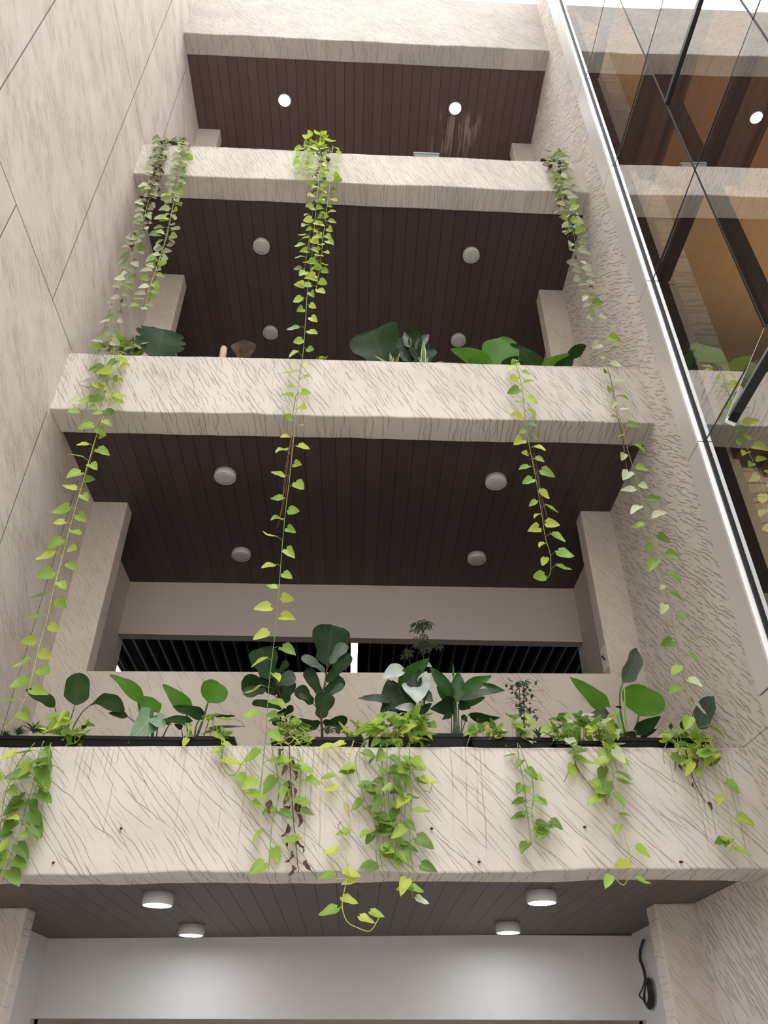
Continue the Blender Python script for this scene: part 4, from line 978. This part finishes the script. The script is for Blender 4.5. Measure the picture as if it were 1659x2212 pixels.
strand(p, [(1470, 1610), (1460, 1640), (1458, 1665)], -0.04, 'dry', 0.07, 0.07, stemmat='stem_brown', dryrate=1.0)
strand(p, [(1480, 1610), (1490, 1660), (1505, 1700), (1525, 1735)], -0.04, 'dry', 0.08, 0.13, stemmat='stem_brown', dryrate=1.0)

# ------------------------------------------------------------------ second beam
YQ = 0.14
p = plant('pothos', 'pothos on the second beam at left trailing the longest lime vine down the wall', 255, YQ, 1)
clump(p, 212, 728, 312, 775, YQ-0.06, 6.08, 26, 'dustylime', 0.15, spread=.08)
clump(p, 248, 728, 308, 768, YQ-0.02, 6.08, 16, 'lime', 0.17, spread=.06)
strand(p, [(232, 762), (220, 800), (205, 830), (192, 860), (182, 893)], -0.06, 'dustylime', 0.13, 0.075)
strand(p, [(262, 765), (252, 800), (245, 830), (233, 870), (222, 905), (207, 945), (195, 985), (178, 1045), (162, 1100), (146, 1160), (130, 1220), (114, 1280), (102, 1335), (88, 1385), (72, 1450), (58, 1500), (30, 1552), (3, 1578)], -0.07, 'vine', 0.135, 0.092, sr=0.0038, stemmat='stem_lime', droop=.4)
strand(p, [(250, 765), (240, 795), (226, 845), (215, 890), (198, 930)], -0.05, 'green', 0.15, 0.12)
curls(p, [[(190, 1000), (175, 1060), (160, 1110)], [(186, 1010), (168, 1080), (150, 1150)], [(215, 910), (198, 985), (182, 1040)]], -0.05, .0035, 'root', 'aerial_root')
p = plant('monstera', 'split dark green monstera leaf above the second beam at left', 350, YQ, 1)
bigleaves(p, [((338, 772), (352, 712), 1.05, 'split', 'fiddle', 0, .06, .03, [.006, (340, 785)])], YQ)
p = plant('dark_leaf_plant', 'dark drooping leaf beside the monstera at the left wall', 300, YQ, 1)
bigleaves(p, [((278, 742), (310, 764), .4, 'lance', 'ear_dark', 20, 0, .1, [.005, (285, 775)])], YQ+.06)
c = at(481, 772, Y=YQ); t_ = thing('plant_stake', 'pale rounded stump poking above the second beam', 'stake', c-V((0, 0, .15)))
bm = bmesh.new(); tp_ = at(484, 750, Y=YQ)
tube(bm, [c-V((.03, 0, .15)), c, c+(tp_-c)*.8], .038, .036, 14); lathe(bm, (c+(tp_-c)*.8), [(.036, 0), (.033, .02), (.022, .034), (0, .04)], 14); obj('stake_tip', bm, M['stump'], t_, True)
p = plant('maroon_leaf_plant', 'two lobed maroon brown leaf standing above the second beam', 526, YQ, 1)
bigleaves(p, [((526, 776), (516, 738), .62, 'fiddle', 'maroon', 0, .02, 0, [.006, (527, 790)]), ((528, 776), (538, 737), .62, 'fiddle', 'maroon', 0, .0, 0, [.006, (527, 790)])], YQ)
p = plant('small_sprout', 'tiny green sprout on the second beam next to the central vine', 692, YQ, 1)
clump(p, 676, 770, 704, 790, YQ-.05, 6.08, 6, 'green', 0.09, spread=.03)
p = plant('fiddle_leaf_fig', 'fiddle leaf fig on the second beam showing one broad rounded leaf', 825, YQ, 1)
bigleaves(p, [((838, 796), (802, 714), .78, 'fiddle', 'fiddle', 0, .10, .0, [.006, (840, 805)])], YQ)
p = plant('fiddle_leaf_fig', 'fiddle leaf fig on the second beam with a fan of narrower leaves', 890, YQ, 1)
bigleaves(p, [((905, 790), (872, 724), .60, 'fiddle', 'fiddle', 0, .06, 0, [.006, (908, 805)]), ((893, 768), (908, 732), .75, 'fiddle', 'ear_dark', 0, .04, 0, None),
              ((898, 755), (927, 722), .36, 'lance', 'sheen', -15, .02, .05, None), ((885, 752), (873, 717), .35, 'lance', 'sheen', 10, .02, 0, None),
              ((912, 792), (915, 752), .9, 'fiddle', 'fiddle', 0, .03, 0, None), ((878, 780), (853, 755), .35, 'fiddle', 'sheen', 20, .0, .05, None), ((880, 795), (868, 765), .8, 'fiddle', 'fiddle', 0, .05, 0, None)], YQ)
for i, (u, ls) in enumerate(((850, [((838, 792), (805, 768)), ((846, 792), (842, 761)), ((855, 792), (864, 763)), ((850, 792), (850, 770)), ((842, 792), (822, 775)), ((834, 792), (822, 780))]),
                             (918, [((910, 795), (904, 770)), ((914, 795), (915, 737)), ((918, 795), (926, 770)), ((922, 795), (944, 782)), ((926, 795), (963, 780)), ((930, 795), (955, 787))]))):
    p = plant('variegated_grass', ['cream edged grassy plant in front of the broad fig leaf', 'cream edged grassy plant in front of the fan of fig leaves'][i], u, YQ-.06, 1)
    bm = new_leaf_bm()
    for (b_, t2) in ls:
        leaf(bm, at(*b_, Y=YQ-.06), at(*t2, Y=YQ-.07), .17, V((0, -.8, .5)), 'grass', .3, .06, .01, 0, rows=8)
    obj('foliage', bm, [M['varieg']], p)
p = plant('elephant_ear', 'bright translucent elephant ear leaves on the second beam, right of centre', 1075, YQ, 1)
bigleaves(p, [((1052, 786), (972, 754), .50, 'ear', 'ear', 15, -.02, .10, [.007, (1060, 810)]), ((1080, 800), (1082, 728), .64, 'paddle', 'ear', 0, .08, .0, [.007, (1082, 812)]),
              ((1012, 800), (1040, 776), .8, 'round', 'ear', 0, .0, .0, [.006, (1015, 812)]), ((1088, 800), (1127, 770), .62, 'ear', 'ear_dark', 0, .0, .06, [.006, (1086, 812)])], YQ)
p = plant('elephant_ear', 'dark elephant ear leaves at the right end of the second beam', 1185, YQ, 1)
bigleaves(p, [((1168, 800), (1102, 742), .42, 'ear', 'ear_dark', 10, .0, .10, [.007, (1172, 812)]), ((1172, 805), (1238, 765), .50, 'ear', 'ear', 10, .0, .08, [.007, (1172, 815)]),
              ((1222, 770), (1266, 745), .46, 'lance', 'ear_dark', 15, .0, .10, [.006, (1215, 810)]), ((1205, 805), (1240, 768), .6, 'ear', 'ear_dark', 0, -.04, .05, [.006, (1205, 815)])], YQ+.02)
p = plant('pothos', 'lone vine hanging from the right half of the second beam into the dark opening', 1118, YQ-.05, 1)
clump(p, 1104, 776, 1130, 800, YQ-.06, 6.08, 5, 'yellow', 0.11, spread=.02)
strand(p, [(1114, 785), (1120, 805), (1128, 840), (1134, 900), (1143, 960), (1153, 1010), (1162, 1060), (1170, 1110), (1178, 1160), (1189, 1200), (1188, 1240), (1178, 1252)], -0.07, 'vine', 0.135, 0.085, sr=.004, stemmat='stem_green')
curls(p, [[(1155, 980), (1168, 1060), (1180, 1110), (1184, 1140)], [(1150, 985), (1164, 1050), (1176, 1130)], [(1160, 1010), (1172, 1080), (1188, 1142)]], -0.06, .003, 'root', 'aerial_root')

# ------------------------------------------------------------------ third beam: small pots and the long vines
def round_pot(u, v, w, label, mat, k=2, h=None, y=0.12):
    c = at(u, v, Y=y-0.08); zb = topz(k, c.x)+0.008
    L_ = (at(u+w/2, v, Y=y).x-at(u-w/2, v, Y=y).x)
    return planter(u-w/2, u+w/2, v, label, mat, 'soil', 0.03, 0.21, 0.03, 2, 'small pots on the third beam', h)
round_pot(373, 298, 60, 'small black pot at the left end of the third beam', 'pot', h=.15)
round_pot(686, 311, 62, 'small dark green pot under the central lime vine', 'pot_green', h=.15)
round_pot(921, 322, 56, 'empty dusty grey pot on the third beam without any plant', 'pot_grey', h=.15)
round_pot(1192, 337, 50, 'small black pot at the right end of the third beam', 'pot', h=.13)
YR = 0.10
p = plant('ivy', 'dusty grey green vine in two strands from the left pot of the third beam', 373, YR, 2)
clump(p, 346, 295, 400, 309, YR-.08, 10.3, 10, 'dusty', 0.08, spread=.04)
strand(p, [(354, 302), (346, 330), (338, 370), (328, 405), (319, 440), (309, 480), (298, 520), (286, 560), (273, 605), (260, 645), (248, 690), (236, 738), (226, 762)], -0.05, 'dusty', 0.115, 0.055, dryrate=.15)
strand(p, [(348, 302), (341, 345), (333, 390), (322, 430), (305, 490), (290, 540)], -0.06, 'dusty', 0.11, 0.06, dryrate=.25)
strand(p, [(358, 302), (352, 330), (344, 365), (336, 400), (326, 425)], -0.04, 'dry', 0.10, 0.035, dryrate=1.0, stemmat='stem_brown')
strand(p, [(402, 306), (394, 345), (385, 390), (375, 440), (363, 500), (350, 545), (334, 590), (322, 625), (316, 655), (310, 668), (301, 672)], -0.06, 'dustylime', 0.125, 0.062, stemmat='stem_lime')
strand(p, [(399, 306), (391, 350), (382, 400), (374, 440)], -0.05, 'dusty', 0.11, 0.05, dryrate=.1)
strand(p, [(380, 410), (370, 460), (356, 520), (340, 570)], -0.07, 'dusty', 0.13, 0.12)
p = plant('pothos', 'bright lime pothos in the dark green pot with the long central vine', 686, YR, 2)
clump(p, 648, 284, 722, 318, YR-.04, 10.3, 17, 'lime', 0.14, spread=.08)
strand(p, [(660, 312), (656, 335), (652, 355), (656, 380)], -0.05, 'vine', 0.12, 0.05)
strand(p, [(692, 315), (690, 350), (688, 400), (681, 470), (673, 560), (665, 620), (660, 690), (655, 760), (645, 830), (636, 930), (626, 1030), (616, 1110), (608, 1200), (602, 1280), (596, 1350), (588, 1420), (581, 1480), (576, 1560), (571, 1620), (562, 1700)], -0.09, 'vine', 0.135, 0.118, sr=.004, stemmat='stem_green', droop=.45, extra=[(556, 1718, 1.1, 1), (557, 1738, .8, 1)])
strand(p, [(690, 315), (684, 370), (677, 440), (667, 520), (656, 590)], -0.07, 'vine', 0.13, 0.11)
strand(p, [(719, 315), (716, 350), (712, 400), (706, 450), (699, 505), (693, 560), (687, 600), (682, 630)], -0.06, 'vine', 0.13, 0.085, stemmat='stem_lime')
strand(p, [(700, 315), (696, 350), (690, 400), (686, 450), (684, 500), (680, 560)], -0.05, 'dry', 0.13, 0.06, dryrate=1.0, stemmat='stem_brown')
curls(p, [[(630, 945), (622, 1000), (614, 1060), (604, 1120), (598, 1142)], [(628, 950), (616, 1020), (610, 1080)], [(632, 950), (626, 1010), (612, 1090), (602, 1130)], [(640, 850), (632, 900), (634, 950)]], -0.08, .0035, 'root', 'aerial_root')
p = plant('ivy', 'dusty vine from the right pot of the third beam running down the right wall', 1195, YR, 2)
clump(p, 1178, 318, 1228, 350, YR-.08, 10.3, 16, 'dustylime', 0.11, spread=.04)
strand(p, [(1196, 338), (1200, 360), (1208, 400), (1222, 440), (1234, 480), (1242, 520), (1250, 560), (1262, 600), (1272, 640), (1278, 666)], -0.06, 'dusty', 0.14, 0.06, dryrate=.12)
strand(p, [(1204, 338), (1214, 375), (1220, 420), (1228, 470), (1240, 510)], -0.07, 'dustylime', 0.13, 0.055, dryrate=.1)
strand(p, [(1192, 338), (1200, 375), (1208, 410), (1216, 450)], -0.05, 'dusty', 0.13, 0.045, dryrate=.3)
strand(p, [(1276, 655), (1290, 690), (1300, 735), (1310, 785), (1322, 830), (1334, 880), (1346, 930), (1357, 975), (1370, 1020), (1382, 1065), (1398, 1130), (1415, 1190), (1430, 1245), (1444, 1300), (1456, 1360), (1470, 1430), (1482, 1490), (1498, 1545), (1516, 1605)], -0.10, 'palelime', 0.135, 0.105, sr=.004, stemmat='stem_green', gaps=[(.08, .12), (.80, .83)])
curls(p, [[(1318, 810), (1330, 880), (1345, 940), (1354, 1010), (1362, 1050)], [(1326, 860), (1338, 920), (1352, 1000)], [(1340, 920), (1350, 980), (1360, 1060), (1372, 1090)]], -0.09, .003, 'root', 'aerial_root')

# ------------------------------------------------------------------ small things
for i, (u, v, w) in enumerate(((262, 1790, 'below the pale elephant ear leaf'), (116, 1864, 'low at the left end'), (932, 1790, 'right of the pothos curtain'), (1034, 1862, 'low, right of centre'), (1262, 1787, 'between the two right hand vines'), (1470, 1862, 'low, near the right end'))):
    c = at(u, v, Y=0); bm = bmesh.new()
    tube(bm, [c+V((0, .02, 0)), c+V((0, -.012, 0)), c+V((.004, -.028, -.006))], .010, .006, 8)
    tag(obj('bolt_stub', bm, M['stem_brown']), 'dark bolt stub on the lowest beam, '+w, 'bolt', 'bolt stubs on the lowest beam')
bm = new_leaf_bm(); leaf(bm, at(47, 1834, Y=-.012), at(40, 1862, Y=-.02), .75, V((.2, -1, .1)), 'heart', .5, .1, .05, 0, rows=8)
tag(obj('dead_leaf', bm, [M['dry']]), 'curled dead brown leaf stuck low on the left of the lowest beam', 'leaf')
# cable hanging on the side wall next to the white wall
XC = W-0.012
c0 = at(1388, 2030, X=XC-.02)
t_ = thing('cable_coil', 'black cable hanging in a coil at the right of the white wall', 'cable', c0)
bm = bmesh.new()
for k_ in range(3):
    tube(bm, smooth_path([at(u+k_*2.0, v, X=XC-.02-.008*k_) for u, v in ((1388, 2030), (1382, 2050), (1381, 2072), (1388, 2092), (1393, 2118))], .02), .006, .006, 6)
obj('cable_run', bm, M['cable'], t_, True)
bm = bmesh.new()
cc = at(1402, 2146, X=XC-.03)
for k_ in range(6):
    pts = []
    for q in range(29):
        a = 2*math.pi*q/28; pts.append(cc+V((-.006*k_+.006*math.sin(2*a), math.cos(a)*(.13-.012*k_)-.05*math.sin(a), math.sin(a)*(.125-.009*k_))))
    tube(bm, pts, .006, .006, 6)
tube(bm, smooth_path([at(u, v, X=XC-.04) for u, v in ((1393, 2118), (1388, 2135), (1381, 2150), (1388, 2158))], .02), .009, .008, 6)
obj('coil', bm, M['cable'], t_, True)
# smooth painted linings on the side walls behind the piers
for k, m_ in ((0, 'paint'), (1, 'paint_warm')):
    for side in (0, 1):
        bm = bmesh.new(); x0, x1 = ((0.0, 0.01), (W-0.01, W))[side]
        box(bm, (x0, 1.802, -1.6 if k == 0 else ZC[0]+0.27), (x1, YW, ZC[k]+TL[k]*(x0-3)))
        struct('wall_lining', bm, M[m_], 'smooth %s side wall behind the %s pier of the %s gallery' % (('white', 'beige')[k], ('left', 'right')[side], ('lowest', 'planted')[k]), 'wall')
# paper notice on the right pier's reveal
xr = W-0.3555
c = at(1299, 1432, X=xr)
t_ = thing('paper_notice', 'white paper notice taped inside the right pier behind the plants', 'notice', (xr, max(1.62, min(1.7, c.y)), c.z-.15))
yc_ = 1.69
bm = bmesh.new(); box(bm, (xr-.002, yc_-.08, c.z-.13), (xr, yc_+.08, c.z+.12)); obj('sheet', bm, M['paper'], t_)
bm = bmesh.new()
for q in range(4): box(bm, (xr-.0035, yc_-.04+.02*q, c.z-.03+.02*q), (xr-.0022, yc_-.005+.02*q, c.z-.015+.022*q))
obj('handwriting', bm, M['ink'], t_)

# ------------------------------------------------------------------ light
w = bpy.data.worlds.new('sky'); SC.world = w; w.use_nodes = True
nt = w.node_tree; nt.nodes.clear()
o_ = nt.nodes.new('ShaderNodeOutputWorld'); bg = nt.nodes.new('ShaderNodeBackground')
tc = nt.nodes.new('ShaderNodeTexCoord'); sx = nt.nodes.new('ShaderNodeSeparateXYZ'); mr = nt.nodes.new('ShaderNodeMapRange'); mxx = nt.nodes.new('ShaderNodeMix'); mxx.data_type = 'RGBA'
nt.links.new(tc.outputs['Generated'], sx.inputs[0]); nt.links.new(sx.outputs[2], mr.inputs['Value'])
mr.inputs['From Min'].default_value = 0.40; mr.inputs['From Max'].default_value = 1.0
mxx.inputs[6].default_value = (0.30, 0.29, 0.28, 1); mxx.inputs[7].default_value = (0.975, 0.98, 0.985, 1)
nt.links.new(mr.outputs[0], mxx.inputs[0]); nt.links.new(mxx.outputs[2], bg.inputs['Color']); bg.inputs['Strength'].default_value = 3.7
nt.links.new(bg.outputs[0], o_.inputs[0])
SC.view_settings.view_transform = 'Standard'; SC.view_settings.look = 'None'; SC.view_settings.gamma = 1.0; SC.view_settings.use_curve_mapping = False
sl = bpy.data.lights.new('bright_sky', 'SUN'); sl.energy = 0.5; sl.angle = R(55); sl.color = (1.0, 0.985, 0.97)
so = bpy.data.objects.new('bright_sky', sl); COL.objects.link(so)
so.rotation_euler = V((-0.12, 0.52, -0.83)).to_track_quat('-Z', 'Y').to_euler()
SC.view_settings.exposure = 0.80
